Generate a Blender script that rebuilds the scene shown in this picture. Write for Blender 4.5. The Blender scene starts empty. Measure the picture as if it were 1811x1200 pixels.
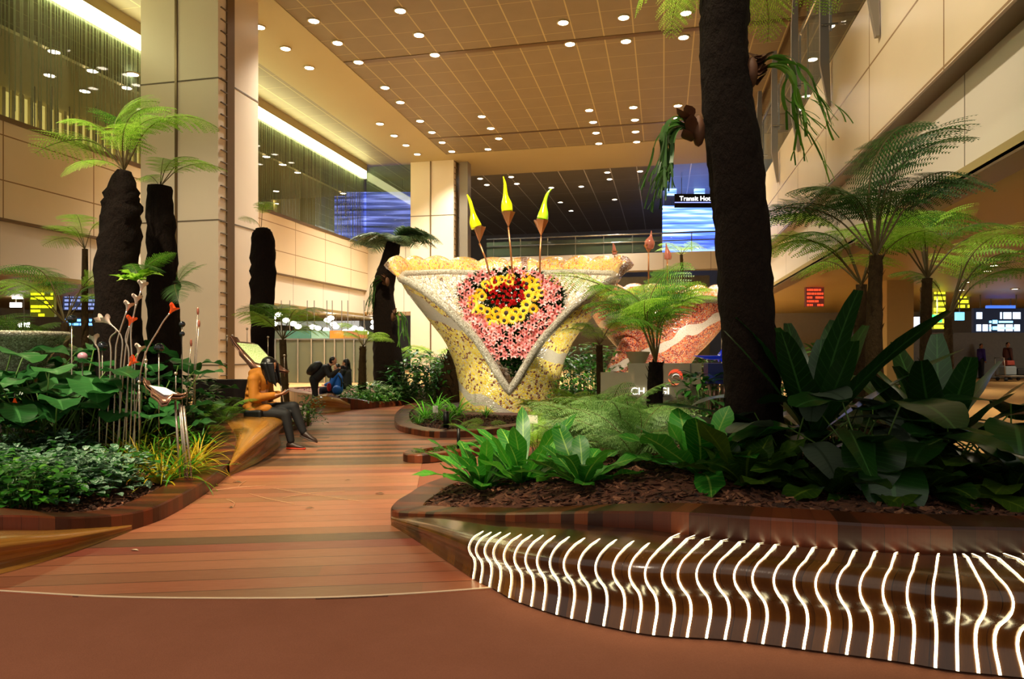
import bpy, math, random
from mathutils import Vector, Matrix, noise
random.seed(7)
S = bpy.context.scene
PI = math.pi
YAW = math.radians(12.5); SY, CY = math.sin(YAW), math.cos(YAW)
EYE = 1.35; FPX = 1207.0
# ---------------------------------------------------------------- camera, world, exposure
cam = bpy.data.cameras.new('camera'); camo = bpy.data.objects.new('camera', cam)
S.collection.objects.link(camo); S.camera = camo
camo.location = (0, 0, EYE); camo.rotation_euler = (PI/2, 0, YAW)
cam.sensor_width = 36; cam.lens = FPX/1811*36; cam.shift_y = 18/1811
cam.clip_start = .05; cam.clip_end = 300
S.view_settings.view_transform = 'Standard'; S.view_settings.look = 'None'
S.view_settings.exposure = 0.85; S.view_settings.gamma = 1; S.view_settings.use_curve_mapping = False
w = bpy.data.worlds.new('world'); S.world = w; w.use_nodes = True
w.node_tree.nodes['Background'].inputs[0].default_value = (1.0, .93, .80, 1)
w.node_tree.nodes['Background'].inputs[1].default_value = .30
try:
    S.cycles.use_denoising = True; S.cycles.max_bounces = 6; S.cycles.transparent_max_bounces = 16
    S.cycles.caustics_reflective = False; S.cycles.caustics_refractive = False
    S.cycles.sample_clamp_indirect = 4
except Exception: pass

def W(lat, d, z=0.0):                       # a point of the hall: metres to the right of, ahead of the eye, height
    return Vector((-SY*d + CY*lat, CY*d + SY*lat, z))
def AT(px, d, z=0.0): return W((px-905.5)/FPX*d, d, z)
def ON(px, py, z=0.0):                      # where a sight line meets the level z
    d = (EYE-z)*FPX/(py-618); return AT(px, d, z)
def HZ(py, d): return EYE + (618-py)*d/FPX   # height seen at depth d
def spot(loc, target, power, size=60, col=(1, .84, .6), rad=.12, blend=.6, name='spot_lamp'):
    l = bpy.data.lights.new(name, 'SPOT'); l.energy = power; l.spot_size = math.radians(size)
    l.spot_blend = blend; l.color = col; l.shadow_soft_size = rad
    o = bpy.data.objects.new(name, l); S.collection.objects.link(o); o.location = loc
    o.rotation_euler = (Vector(target)-Vector(loc)).to_track_quat('-Z', 'Y').to_euler(); return o
CEIL = 12.4
WARM = (1, .93, .82)
# rows of ceiling downlights throw their light straight down the hall
for (px, py, e) in [(547,119,1), (597,75,1), (741,61,1), (1008,77,1), (1107,72,1.0), (1209,65,1.0), (697,239,1), (764,233,1),
                    (868,226,1), (1049,215,1), (1123,211,1), (1199,208,1), (861,326,.8), (1078,316,.8),
                    (505,85,1.2), (555,36,1), (718,256,1), (799,267,.8), (1042,194,.9), (1120,189,.9), (1199,186,1)]:
    p = ON(px, py, CEIL); spot(p+Vector((0,0,-.1)), (p.x, p.y, 0), 2350*e, 106, WARM, .25, .9, 'downlight_beam')
# ceiling spots trained on the garden and on the mosaic vases, then added fill and wash lamps
spot(W(-1.5, 7.5, 11.5), W(-.3, 15.2, 2.2), 6400, 28, (1, .86, .66), .1, .5)
spot(W(1.5, 11, 11.8), W(3.9, 18, 2.0), 4200, 26, (1, .88, .7), .1, .5)
spot(W(0, 12, 12.2), W(-.2, 15.6, 2.4), 2600, 30, (1, .9, .78), .1, .5)
spot(W(-1, 3, 11.5), W(.9, 7.6, .4), 5200, 28, (1, .86, .6), .1, .8)
spot(W(-2, 2, 11.5), W(-2.2, 7.5, 0), 3600, 34, (1, .78, .5), .15, .9)
spot(W(-6, 4, 11), W(-4.6, 7.5, .6), 2400, 30, (1, .86, .58), .1, .8)
spot(W(-3, 12, 12), W(-3.2, 18.5, .8), 3200, 26, (1, .86, .56), .1, .7)
spot(W(-2.5, -2, 9), W(-1.9, 3.4, 0), 1500, 42, (1, .8, .6), .3, .9)  # fill lamp added behind the eye to brighten the near carpet
spot(W(-8.5, 8, 11.5), W(-9.2, 17, 4), 1800, 44, (1, .9, .72), .2, .8)  # wash lamp added for the near pillar

spot((-4, 7, 12.2), (3.3, 9.5, 5.6), 2600, 42, (1, .88, .7), .2, .9)  # wash lamp added to brighten the near part of the right wall
spot((-5, 16, 12.2), (3.3, 19, 5.6), 1500, 60, (1, .88, .7), .2, .9)  # second added wash, farther along the right wall
spot(W(-5.5, 3, 11.5), W(-5.2, 8.3, 3.6), 2200, 44, (1, .9, .66), .15, .9)  # lamp added to brighten the left fern crowns
spot(W(1.5, 1.5, 11.5), W(4.0, 7.2, 2.4), 1100, 36, (1, .9, .66), .15, .9)  # added likewise for the tree ferns on the right
# garden spotlights at the vases' feet, lamps under the side soffits
spot(W(-1.9, 11.4, .35), W(-1.0, 15, 1.9), 190, 70, (1, .9, .7), .05, .8)
spot(W(1.5, 13.3, .7), W(.8, 15, 1.9), 70, 70, (1, .9, .7), .05, .8)
spot(W(3.0, 13.6, .35), W(4.0, 18, 1.6), 260, 60, (1, .88, .7), .05, .8)
spot(W(4.6, 15.6, .35), W(4.4, 18, 1.6), 120, 80, (1, .88, .7), .05, .8)
for x, y in ((6, 10), (8, 17), (9, 26), (14, 22), (16, 31)): spot((x, y, 3.3), (x, y, 0), 420, 150, (1, .86, .6), .2, 1)
for x, y in ((-19.5, 14), (-19.5, 24), (-20, 33)): spot((x, y, 3.3), (x, y, 0), 420, 150, (1, .9, .66), .2, 1)
for x, y in ((-20.5, 14), (-20.5, 24), (-20.5, 33)): spot((x, y, 10.5), (x, y, 7), 500, 150, (1, .92, .6), .2, 1)

# ---------------------------------------------------------------- mesh helpers
class M:
    def __init__(s): s.v=[]; s.f=[]; s.m=[]; s.uv=[]
    def face(s, ids, mi=0, uv=None): s.f.append(tuple(ids)); s.m.append(mi); s.uv.append(uv)
    def poly(s, pts, mi=0, uv=None):
        b=len(s.v); s.v += [tuple(p) for p in pts]; s.face(range(b, b+len(pts)), mi, uv)
    def grid(s, rows, mi=0, uvf=None, close_u=False, close_v=False):
        b=len(s.v); n=len(rows); k=len(rows[0])
        for r in rows: s.v += [tuple(p) for p in r]
        for i in range(n if close_u else n-1):
            for j in range(k if close_v else k-1):
                i2=(i+1)%n; j2=(j+1)%k
                ids=(b+i*k+j, b+i*k+j2, b+i2*k+j2, b+i2*k+j)
                uv=None
                if uvf: uv=[uvf(i,j), uvf(i,j+1), uvf(i+1,j+1), uvf(i+1,j)]
                s.face(ids, mi, uv)
    def box(s, c, sz, rz=0, mi=0):
        cx,cy,cz=c; a,b_,h=sz[0]/2,sz[1]/2,sz[2]/2; co,si=math.cos(rz),math.sin(rz); b=len(s.v)
        for z in (-h,h):
            for x,y in ((-a,-b_),(a,-b_),(a,b_),(-a,b_)): s.v.append((cx+x*co-y*si, cy+x*si+y*co, cz+z))
        for q in ((3,2,1,0),(4,5,6,7),(0,1,5,4),(1,2,6,5),(2,3,7,6),(3,0,4,7)): s.face([b+i for i in q], mi)
    def tube(s, pts, rad, n=8, mi=0, cap=True, jit=0, rnd=None):
        pts=[Vector(p) for p in pts]; b=len(s.v)
        if not hasattr(rad,'__len__'): rad=[rad]*len(pts)
        up=Vector((0,0,1)); prev=None
        for i,p in enumerate(pts):
            t=(pts[min(i+1,len(pts)-1)]-pts[max(i-1,0)])
            if t.length<1e-9: t=Vector((0,0,1))
            t.normalize()
            if prev is None:
                a=t.cross(up if abs(t.z)<.95 else Vector((1,0,0))).normalized()
            else:
                a=(prev-t*prev.dot(t))
                a = a.normalized() if a.length>1e-6 else t.cross(up).normalized()
            prev=a; c=t.cross(a)
            for k in range(n):
                an=2*PI*k/n; r=rad[i]*(1+(random.uniform(-jit,jit) if jit else 0))
                s.v.append(tuple(p+a*math.cos(an)*r+c*math.sin(an)*r))
        for i in range(len(pts)-1):
            for k in range(n):
                k2=(k+1)%n; s.face((b+i*n+k,b+i*n+k2,b+(i+1)*n+k2,b+(i+1)*n+k),mi,
                    [(k/n,i),((k+1)/n,i),((k+1)/n,i+1),(k/n,i+1)])
        if cap:
            s.face([b+k for k in range(n)][::-1],mi); e=b+(len(pts)-1)*n; s.face([e+k for k in range(n)],mi)
    def lathe(s, prof, c=(0,0,0), n=16, mi=0):
        rows=[[(c[0]+r*math.cos(2*PI*k/n), c[1]+r*math.sin(2*PI*k/n), c[2]+z) for k in range(n)] for r,z in prof]
        s.grid(rows, mi, close_v=True)
    def ell(s, c, r, n=12, mi=0, rot=None):
        c=Vector(c); rows=[]
        for i in range(n//2+1):
            a=-PI/2+PI*i/(n//2); row=[]
            for k in range(n):
                v=Vector((r[0]*max(math.cos(a),.01)*math.cos(2*PI*k/n), r[1]*max(math.cos(a),.01)*math.sin(2*PI*k/n), r[2]*math.sin(a)))
                if rot: v=rot@v
                row.append(c+v)
            rows.append(row)
        s.grid(rows, mi, close_v=True)
    def capsule(s, a, b, ra, rb, n=10, mi=0):
        a=Vector(a); b=Vector(b); t=(b-a); L=t.length; t=t.normalized() if L>1e-6 else Vector((0,0,1))
        pts=[];rr=[]
        for k in range(4): q=-PI/2+PI/2*(k+.3)/4; pts.append(a+t*ra*math.sin(q)); rr.append(ra*math.cos(q))
        pts.append(a); rr.append(ra); pts.append(b); rr.append(rb)
        for k in range(4): q=PI/2*(k+.7)/4; pts.append(b+t*rb*math.sin(q)); rr.append(rb*math.cos(q))
        s.tube(pts, rr, n, mi)
    def blade(s, p, az, e0, e1, L, Wd, prof, n=6, fold=.15, mi=0, wave=0, roll=0, tip=0):
        p=Vector(p); b=len(s.v); ph=random.random()*6
        for i in range(n+1):
            t=i/n; el=e0+(e1-e0)*t; az2=az+tip*t
            dr=Vector((math.cos(el)*math.cos(az2), math.cos(el)*math.sin(az2), math.sin(el)))
            sd=Vector((-math.sin(az2), math.cos(az2), 0)); nm=dr.cross(sd)
            if roll: sd=(Matrix.Rotation(roll,3,dr)@sd); nm=dr.cross(sd)
            wd=Wd*prof(t)/2; wv=wave*math.sin(t*14+ph)*wd
            for q in (-1,0,1):
                s.v.append(tuple(p+sd*wd*q - nm*((fold*wd if q else 0)*-1) + nm*(wv*q)))
            if i<n: p=p+dr*(L/n)
        for i in range(n):
            for q in (0,1):
                a=b+i*3+q; s.face((a,a+1,a+4,a+3),mi,[(q*.5,i/n),(q*.5+.5,i/n),(q*.5+.5,(i+1)/n),(q*.5,(i+1)/n)])
    def build(s, name, mats, parent=None, smooth=True, loc=None):
        me=bpy.data.meshes.new(name)
        vs=s.v if loc is None else [(a-loc[0],b-loc[1],c-loc[2]) for a,b,c in s.v]
        me.from_pydata(vs,[],s.f)
        if not isinstance(mats,(list,tuple)): mats=[mats]
        for q in mats: me.materials.append(q)
        me.polygons.foreach_set('material_index', s.m)
        if any(u is not None for u in s.uv):
            ul=me.uv_layers.new(name='UVMap'); li=0; dat=[0.0]*(2*len(me.loops))
            for f,u in zip(s.f,s.uv):
                for k in range(len(f)):
                    if u is not None: dat[2*li]=u[k][0]; dat[2*li+1]=u[k][1]
                    li+=1
            ul.data.foreach_set('uv',dat)
        if smooth: me.polygons.foreach_set('use_smooth',[True]*len(s.f))
        me.update()
        o=bpy.data.objects.new(name,me); S.collection.objects.link(o)
        if loc is not None and parent is None: o.location=loc
        if parent is not None: o.parent=parent
        return o
def tag(o, label, cat, group=None, kind=None):
    o['label']=label; o['category']=cat
    if group: o['group']=group
    if kind: o['kind']=kind
    return o
def struct(o): o['kind']='structure'; return o
def empty(name, loc, label, cat, group=None, rz=0, sc=1):
    o=bpy.data.objects.new(name,None); S.collection.objects.link(o); o.location=loc; o.rotation_euler=(0,0,rz); o.scale=(sc,)*3
    o.empty_display_size=.1
    return tag(o,label,cat,group)
def dup(root, loc, rz=0, sc=1, label=None, group=None, kids=None):
    r=root.copy(); S.collection.objects.link(r); r.location=loc; r.rotation_euler=(0,0,rz); r.scale=(sc,)*3
    if label: r['label']=label
    if group: r['group']=group
    for c in list(root.children):
        k=c.copy(); S.collection.objects.link(k); k.parent=r
        for g in list(c.children):
            h=g.copy(); S.collection.objects.link(h); h.parent=k
    return r
def crom(pts, per=6, closed=True):
    pts=[Vector(p) for p in pts]; n=len(pts); out=[]
    for i in range(n if closed else n-1):
        if closed: p0,p1,p2,p3=pts[i-1],pts[i],pts[(i+1)%n],pts[(i+2)%n]
        else: p0,p1,p2,p3=pts[max(i-1,0)],pts[i],pts[i+1],pts[min(i+2,n-1)]
        for k in range(per):
            t=k/per; out.append(.5*((2*p1)+(p2-p0)*t+(2*p0-5*p1+4*p2-p3)*t*t+(3*p1-p0-3*p2+p3)*t**3))
    if not closed: out.append(pts[-1])
    return out
def lerpt(tab, x):
    if x<=tab[0][0]: return tab[0][1]
    for (a,b),(c,d) in zip(tab,tab[1:]):
        if x<=c: return b+(d-b)*(x-a)/(c-a)
    return tab[-1][1]

# ---------------------------------------------------------------- materials
def srgb(h):
    if isinstance(h,str): h=[int(h[i:i+2],16)/255 for i in (0,2,4)]
    return tuple(((c/12.92) if c<=.04045 else ((c+.055)/1.055)**2.4) for c in h)+(1,)
class NT:
    def __init__(s,name):
        s.mat=bpy.data.materials.new(name); s.mat.use_nodes=True; s.t=s.mat.node_tree; s.n=s.t.nodes
        s.b=s.n['Principled BSDF']; s.out=s.n['Material Output']
    def a(s,typ,**kw):
        x=s.n.new(typ)
        for k,v in kw.items():
            if k.startswith('i_'):
                k=k[2:]; k=int(k) if k.isdigit() else k.replace('_',' ')
                x.inputs[k].default_value=v
            else: setattr(x,k,v)
        return x
    def l(s,a,b): s.t.links.new(a,b)
    def ramp(s,fac,stops,interp='LINEAR'):
        r=s.a('ShaderNodeValToRGB'); r.color_ramp.interpolation=interp; e=r.color_ramp.elements
        while len(e)>1: e.remove(e[-1])
        e[0].position=stops[0][0]; e[0].color=srgb(stops[0][1])
        for p,c in stops[1:]: q=e.new(p); q.color=srgb(c)
        s.l(fac,r.inputs[0]); return r.outputs[0]
    def bump(s,h,st=.3,dist=.01):
        b=s.a('ShaderNodeBump'); b.inputs['Strength'].default_value=st; b.inputs['Distance'].default_value=dist
        s.l(h,b.inputs['Height']); s.l(b.outputs[0],s.b.inputs['Normal'])
    def math(s,op,a,b=None):
        m=s.a('ShaderNodeMath',operation=op)
        for i,x in enumerate((a,b)):
            if x is None: continue
            if isinstance(x,(int,float)): m.inputs[i].default_value=x
            else: s.l(x,m.inputs[i])
        return m.outputs[0]
    def mix(s,f,a,b,mode='MIX'):
        m=s.a('ShaderNodeMix',data_type='RGBA',blend_type=mode)
        for sock,x in ((m.inputs[0],f),(m.inputs[6],a),(m.inputs[7],b)):
            if isinstance(x,(int,float)): sock.default_value=x
            elif isinstance(x,str): sock.default_value=srgb(x)
            elif isinstance(x,tuple): sock.default_value=x
            else: s.l(x,sock)
        return m.outputs[2]
    def noise(s,scale,vec=None,detail=3,rough=.5):
        x=s.a('ShaderNodeTexNoise'); x.inputs['Scale'].default_value=scale; x.inputs['Detail'].default_value=detail; x.inputs['Roughness'].default_value=rough
        if vec is not None: s.l(vec,x.inputs['Vector'])
        return x.outputs['Fac']
    def coord(s,k='Object'): return s.a('ShaderNodeTexCoord').outputs[k]
    def mapv(s,v,sc=(1,1,1),rot=(0,0,0),loc=(0,0,0)):
        m=s.a('ShaderNodeMapping'); m.inputs['Scale'].default_value=sc; m.inputs['Rotation'].default_value=rot; m.inputs['Location'].default_value=loc
        s.l(v,m.inputs[0]); return m.outputs[0]
    def xyz(s,v):
        x=s.a('ShaderNodeSeparateXYZ'); s.l(v,x.inputs[0]); return x.outputs
def plain(name,col,rough=.6,metal=0,var=.0,nscale=8,emit=0,spec=.5,bump=0,trans=0,alpha=1,ecol=None):
    t=NT(name); c=srgb(col)
    t.b.inputs['Roughness'].default_value=rough; t.b.inputs['Metallic'].default_value=metal
    t.b.inputs['Specular IOR Level'].default_value=spec
    n=t.noise(nscale,t.coord())
    d=tuple(x*(1-max(var,.04)) for x in c[:3])+(1,); e=tuple(min(1,x*(1+max(var,.04))) for x in c[:3])+(1,)
    t.l(t.mix(n,d,e),t.b.inputs['Base Color'])
    if emit: t.b.inputs['Emission Color'].default_value=srgb(ecol) if ecol else c; t.b.inputs['Emission Strength'].default_value=emit
    if bump: t.bump(n,bump,.01)
    if trans: t.b.inputs['Transmission Weight'].default_value=trans
    if alpha<1: t.b.inputs['Alpha'].default_value=alpha
    return t.mat
def leafmat(name,c1,c2,c3=None,rough=.38,tr=.3,vein=None,spots=None,spec=.5):
    t=NT(name); g=t.a('ShaderNodeNewGeometry'); oi=t.a('ShaderNodeObjectInfo')
    f=t.math('FRACT',t.math('ADD',g.outputs['Random Per Island'],oi.outputs['Random']))
    col=t.ramp(f,[(0,c1),(.6,c2),(1,c3 or c2)])
    n=t.noise(9,t.coord()); col=t.mix(t.math('MULTIPLY',n,.35),col,c1)
    if vein:
        u=t.xyz(t.coord('UV')); a=t.math('ABSOLUTE',t.math('SUBTRACT',u[0],.5)); m=t.math('LESS_THAN',a,.035)
        s_=t.math('LESS_THAN',t.math('FRACT',t.math('ADD',t.math('MULTIPLY',u[1],14),t.math('MULTIPLY',a,-3))),.14)
        col=t.mix(t.math('MULTIPLY',s_,.3),col,vein); col=t.mix(t.math('MULTIPLY',m,.75),col,vein)
    if spots:
        v=t.a('ShaderNodeTexVoronoi'); v.inputs['Scale'].default_value=spots[1]; t.l(t.coord(),v.inputs['Vector'])
        col=t.mix(t.math('LESS_THAN',v.outputs['Distance'],spots[2]),col,spots[0])
    t.l(col,t.b.inputs['Base Color']); t.b.inputs['Roughness'].default_value=rough; t.b.inputs['Specular IOR Level'].default_value=spec
    tl=t.a('ShaderNodeBsdfTranslucent'); t.l(col,tl.inputs[0]); mx=t.a('ShaderNodeMixShader'); mx.inputs[0].default_value=tr
    t.l(t.b.outputs[0],mx.inputs[1]); t.l(tl.outputs[0],mx.inputs[2]); t.l(mx.outputs[0],t.out.inputs[0]); return t.mat
def woodmat(name,stops,per=.11,rough=.3,axis=0,seam=.03,coat=.0,dark='1a0a04'):
    t=NT(name); u=t.xyz(t.coord('UV')); x=t.math('DIVIDE',u[axis],per)
    wn=t.a('ShaderNodeTexWhiteNoise',noise_dimensions='1D'); t.l(t.math('FLOOR',x),wn.inputs['W'])
    col=t.ramp(wn.outputs['Value'],stops)
    gr=t.noise(14,t.mapv(t.coord('UV'),(6,1.2,1) if axis==0 else (1.2,6,1)),4,.6)
    col=t.mix(t.math('MULTIPLY',gr,.45),col,dark)
    sm=t.math('LESS_THAN',t.math('FRACT',x),seam); col=t.mix(t.math('MULTIPLY',sm,.7),col,dark)
    t.l(col,t.b.inputs['Base Color']); t.b.inputs['Roughness'].default_value=rough
    t.b.inputs['Coat Weight'].default_value=coat; t.b.inputs['Coat Roughness'].default_value=.15
    t.bump(t.math('SUBTRACT',gr,sm),.15,.004); return t.mat
# ---------------------------------------------------------------- the setting
def deckmat():
    t=NT('boardwalk_wood'); v=t.mapv(t.coord(),(1,1,1),(0,0,math.radians(-19))); x=t.xyz(v)
    row=t.math('FLOOR',t.math('DIVIDE',x[1],.19))
    off=t.a('ShaderNodeTexWhiteNoise',noise_dimensions='1D'); t.l(row,off.inputs['W'])
    seg=t.math('FLOOR',t.math('ADD',t.math('DIVIDE',x[0],9),t.math('MULTIPLY',off.outputs['Value'],3)))
    wn=t.a('ShaderNodeTexWhiteNoise',noise_dimensions='2D'); cm=t.a('ShaderNodeCombineXYZ'); t.l(row,cm.inputs[0]); t.l(seg,cm.inputs[1]); t.l(cm.outputs[0],wn.inputs['Vector'])
    col=t.ramp(wn.outputs['Value'],[(0,'5e4836'),(.2,'6e5238'),(.28,'a8684a'),(.5,'c07c58'),(.68,'b06446'),(.84,'a87a50'),(1,'945040')])
    gr=t.noise(5,t.mapv(v,(1.2,26,1)),5,.6); col=t.mix(t.math('MULTIPLY',gr,.42),col,'4a2a1c')
    sm=t.math('LESS_THAN',t.math('FRACT',t.math('DIVIDE',x[1],.19)),.045); col=t.mix(t.math('MULTIPLY',sm,.75),col,'120804')
    t.l(col,t.b.inputs['Base Color']); t.l(t.math('ADD',t.math('MULTIPLY',gr,.3),.2),t.b.inputs['Roughness'])
    t.bump(t.math('SUBTRACT',gr,sm),.12,.004); return t.mat
def tilemat(name,tile,line,sx,sy,wl=.05,rough=.55,off=(0,0)):
    t=NT(name); x=t.xyz(t.coord())
    a=t.math('LESS_THAN',t.math('FRACT',t.math('ADD',t.math('DIVIDE',x[0],sx),off[0])),wl/sx)
    b=t.math('LESS_THAN',t.math('FRACT',t.math('ADD',t.math('DIVIDE',x[1],sy),off[1])),wl*.7/sy)
    col=t.mix(t.noise(.4,t.coord()),tile,tile); n=t.noise(1.5,t.coord()); col=t.mix(t.math('MULTIPLY',n,.25),tile,'3a2c14')
    col=t.mix(b,col,t.mix(.55,tile,line)); col=t.mix(a,col,line)
    t.l(col,t.b.inputs['Base Color']); t.b.inputs['Roughness'].default_value=rough; return t.mat
def panelmat(name,base,joint,pu,pv,au,av,jw=.03,rough=.35,var=.15,off=(0,0)):
    t=NT(name); x=t.xyz(t.coord())
    a=t.math('LESS_THAN',t.math('FRACT',t.math('ADD',t.math('DIVIDE',x[au],pu),off[0])),jw/pu)
    b=t.math('LESS_THAN',t.math('FRACT',t.math('ADD',t.math('DIVIDE',x[av],pv),off[1])),jw/pv)
    n=t.noise(1.3,t.coord(),4); c=srgb(base); d=tuple(q*(1-var) for q in c[:3])+(1,)
    col=t.mix(n,c,d); col=t.mix(t.math('MAXIMUM',a,b),col,joint)
    t.l(col,t.b.inputs['Base Color']); t.b.inputs['Roughness'].default_value=rough; return t.mat
MT={}
MT['deck']=deckmat()
def carpetmat(name,c1,c2,c3):
    t=NT(name); v=t.coord(); n=t.noise(3,v,5,.65); f=t.noise(180,v,2); col=t.mix(n,c1,c2); col=t.mix(t.math('MULTIPLY',f,.5),col,c3)
    t.l(col,t.b.inputs['Base Color']); t.b.inputs['Roughness'].default_value=.95; t.b.inputs['Specular IOR Level'].default_value=.1; t.bump(f,.4,.004); return t.mat
MT['red_carpet']=carpetmat('red_carpet','94604a','80503a','60382a')
MT['tan_carpet']=carpetmat('tan_carpet','b8905c','a88050','8c6c44')
MT['beige']=panelmat('beige_stone','e0cca6','8a6c48',3.0,1.22,1,2,.035,.22,.1,(0,.16))
MT['beige_x']=panelmat('beige_stone_cross','e0cca6','8a6c48',3.0,1.22,0,2,.035,.22,.1,(0,.16))
MT['white_panel']=panelmat('white_panel','d8cdb8','7c705c',3.0,30,1,2,.03,.4,.04)
MT['white_panel_x']=panelmat('white_panel_cross','d8cdb8','7c705c',3.0,30,0,2,.03,.4,.04)
MT['pillar']=plain('pillar_paint','dccbb0',.4,var=.03,nscale=1)
MT['groove']=plain('bronze_channel','6b5538',.35,.4)
MT['ctile']=tilemat('ceiling_tiles','84765a','b0a074',1.03,1.18,.045)
MT['cfar']=tilemat('far_ceiling_tiles','6c685e','d0d0d0',1.6,3.2,.05,.4)
MT['cband']=plain('ceiling_plaster','a89a70',.6,var=.03,nscale=.5)
MT['under']=plain('soffit_plaster','a08c54',.5,var=.08,nscale=.6)
MT['dark']=plain('dark_cladding','6a665c',.4,var=.2,nscale=.7)
MT['steel']=plain('brushed_steel','b8b4a8',.25,.9)
MT['greysteel']=plain('grey_metal','8c8272',.4,.5)
MT['led']=plain('downlight_glow','fff6e0',.5,emit=14,ecol='fff0d8')
MT['cove']=plain('cove_glow','fffbe0',.5,emit=9,ecol='f6f4b0')
MT['lamp']=plain('lamp_glow','fffdf4',.5,emit=7,ecol='fffaf0')
def glassmat(name,col,alpha,rough=.03):
    t=NT(name); t.b.inputs['Base Color'].default_value=srgb(col); t.b.inputs['Roughness'].default_value=rough
    n=t.noise(2,t.coord()); t.l(t.math('ADD',t.math('MULTIPLY',n,.04),alpha-.02),t.b.inputs['Alpha'])
    t.b.inputs['Specular IOR Level'].default_value=.8; return t.mat
MT['glass']=glassmat('green_glass','5c6c50',.30)
MT['clear']=glassmat('clear_glass','8a9484',.16)
def quadobj(name,pts,mat,kind='structure',parent=None):
    m=M(); m.poly(pts); o=m.build(name,mat,parent,False)
    if parent is None: o['kind']=kind
    return o
def boxobj(name,lo,hi,mat,parent=None,structure=True):
    m=M(); m.box([(a+b)/2 for a,b in zip(lo,hi)],[b-a for a,b in zip(lo,hi)]); o=m.build(name,mat,parent,False)
    if structure and parent is None: o['kind']='structure'
    return o
# floor: tan carpet in the hall beyond, brick red carpet round the garden's near end
boxobj('floor',(-40,-6,-.2),(40,70,-.02),MT['tan_carpet'])
red=crom([W(-9,-4),W(9,-4),W(7,3),W(6,8.7),W(2.2,9.9),W(-.5,9.6),W(-5,7),W(-9,4)],6)
m=M(); n=len(red); m.poly([(p.x,p.y,-.008) for p in red]); m.grid([[(p.x,p.y,-.008) for p in red],[(p.x,p.y,-.03) for p in red]],close_v=True)
struct(m.build('floor_red_carpet',MT['red_carpet'],smooth=False))
# boardwalk
edge=[ON(-500,1015),ON(-200,1034),ON(0,1045),ON(180,1055),ON(360,1058),ON(560,1057),ON(720,1050),ON(860,1040),ON(960,1030)]
deck=[Vector(p) for p in crom(edge,5,False)]+[W(-.1,4.6),W(-.85,6.0),W(-.92,6.6),W(-1.08,8.2),W(.4,10),W(6,11),W(7,22),W(0,24),W(-6,17),W(-4.6,14.2),W(-4.2,12),W(-9,9),W(-8,4)]
m=M(); m.poly([(p.x,p.y,0) for p in deck]); m.grid([[(p.x,p.y,0) for p in deck],[(p.x,p.y,-.03) for p in deck]],close_v=True)
dk=struct(m.build('floor_boardwalk',MT['deck'],smooth=False))
m=M(); pe=crom(edge,5,False); m.grid([[(p.x,p.y,-.003) for p in pe],[(p.x,p.y,.004) for p in pe],[(p.x-SY*.012,p.y+CY*.012,.004) for p in pe]])
struct(m.build('trim_1',plain('pale_edge_strip','e0c8a8',.4),smooth=False))
# side walls: a pale lower fascia under a band of beige stone
XL,XR=-17.4,3.25
boxobj('wall_left',(XL-.6,2,4.89),(XL,38.3,7.52),MT['beige'])
boxobj('wall_left_fascia',(XL-.6,2,3.4),(XL-.12,38.3,4.89),MT['white_panel'])
boxobj('trim_2',(XL-.6,2,4.83),(XL+.04,38.3,4.90),MT['groove'])
boxobj('trim_3',(XL-.6,2,7.52),(XL+.03,38.3,7.66),MT['groove'])
boxobj('wall_right',(XR,4,4.63),(XR+.5,40,7.08),MT['beige'])
boxobj('wall_right_fascia',(XR+.22,4,3.4),(XR+.6,40,4.63),MT['white_panel'])
boxobj('trim_4',(XR-.03,4,4.60),(XR+.5,40,4.64),MT['groove'])
boxobj('trim_5',(XR+.2,4,3.33),(XR+.6,40,3.4),MT['groove'])
# return wall and upper storey beyond the left side
boxobj('wall_back_left',(XL-.6,38.3,3.4),(-14.3,38.9,7.5),MT['white_panel_x'])
boxobj('wall_back_left_fascia',(XL-.2,38.05,3.6),(-14.3,38.35,5.0),MT['white_panel_x'])
# ceilings
boxobj('ceiling',(-12,2,CEIL),(14,36.9,CEIL+.2),MT['ctile'])
boxobj('ceiling_band_left',(-15.2,2,CEIL-.02),(-12,42,CEIL+.2),MT['cband'])
boxobj('ceiling_strip_left',(XL-8,2,CEIL),(-15.2,42,CEIL+.2),MT['ctile'])
boxobj('ceiling_beam',(-12,36.9,CEIL-.02),(14,41.8,CEIL+.2),MT['cband'])
boxobj('ceiling_far',(-30,41.8,CEIL),(20,64,CEIL+.2),MT['cfar'])
boxobj('trim_6',(-12,24.2,CEIL-.02),(14,24.45,CEIL),MT['groove'])
boxobj('trim_7',(-12,33.9,CEIL-.02),(14,34.1,CEIL),MT['groove'])
boxobj('trim_8',(4.2,2,CEIL-.03),(4.35,36,CEIL),MT['groove'])
boxobj('wall_far',(-30,64,0),(22,64.3,CEIL),MT['dark'])
boxobj('ceiling_lower_right',(XR+.2,4,3.36),(26,44,3.5),MT['under'])
boxobj('ceiling_lower_left',(XL-16,2,3.36),(XL-.1,44,3.5),plain('left_soffit','8c7644',.5))
boxobj('wall_right_back',(3.2,40,0),(26,40.3,3.4),plain('grey_back_wall','8c8470',.35,var=.1))
boxobj('wall_left_back',(XL-14,2,0),(XL-13.7,60,3.4),plain('dim_back_wall','5c5640',.5,var=.3))
boxobj('wall_left_upper',(-24.3,2,7.4),(-24,44,CEIL),plain('upper_back_wall','b09c50',.6,var=.1))
boxobj('wall_right_upper',(12,2,7.0),(12.3,44,CEIL),plain('upper_right_wall','6a5c30',.6,var=.1))
boxobj('floor_upper_left',(-24,2,7.3),(XL-.6,38,7.4),MT['dark'])
boxobj('ceiling_upper_left',(-24,2,10.6),(XL-1.2,37.9,10.7),MT['cband'])
m=M()
for i in range(40): m.box((-22.6,13+i*.36,9.0),(.12,.13,3.1),0)
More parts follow.
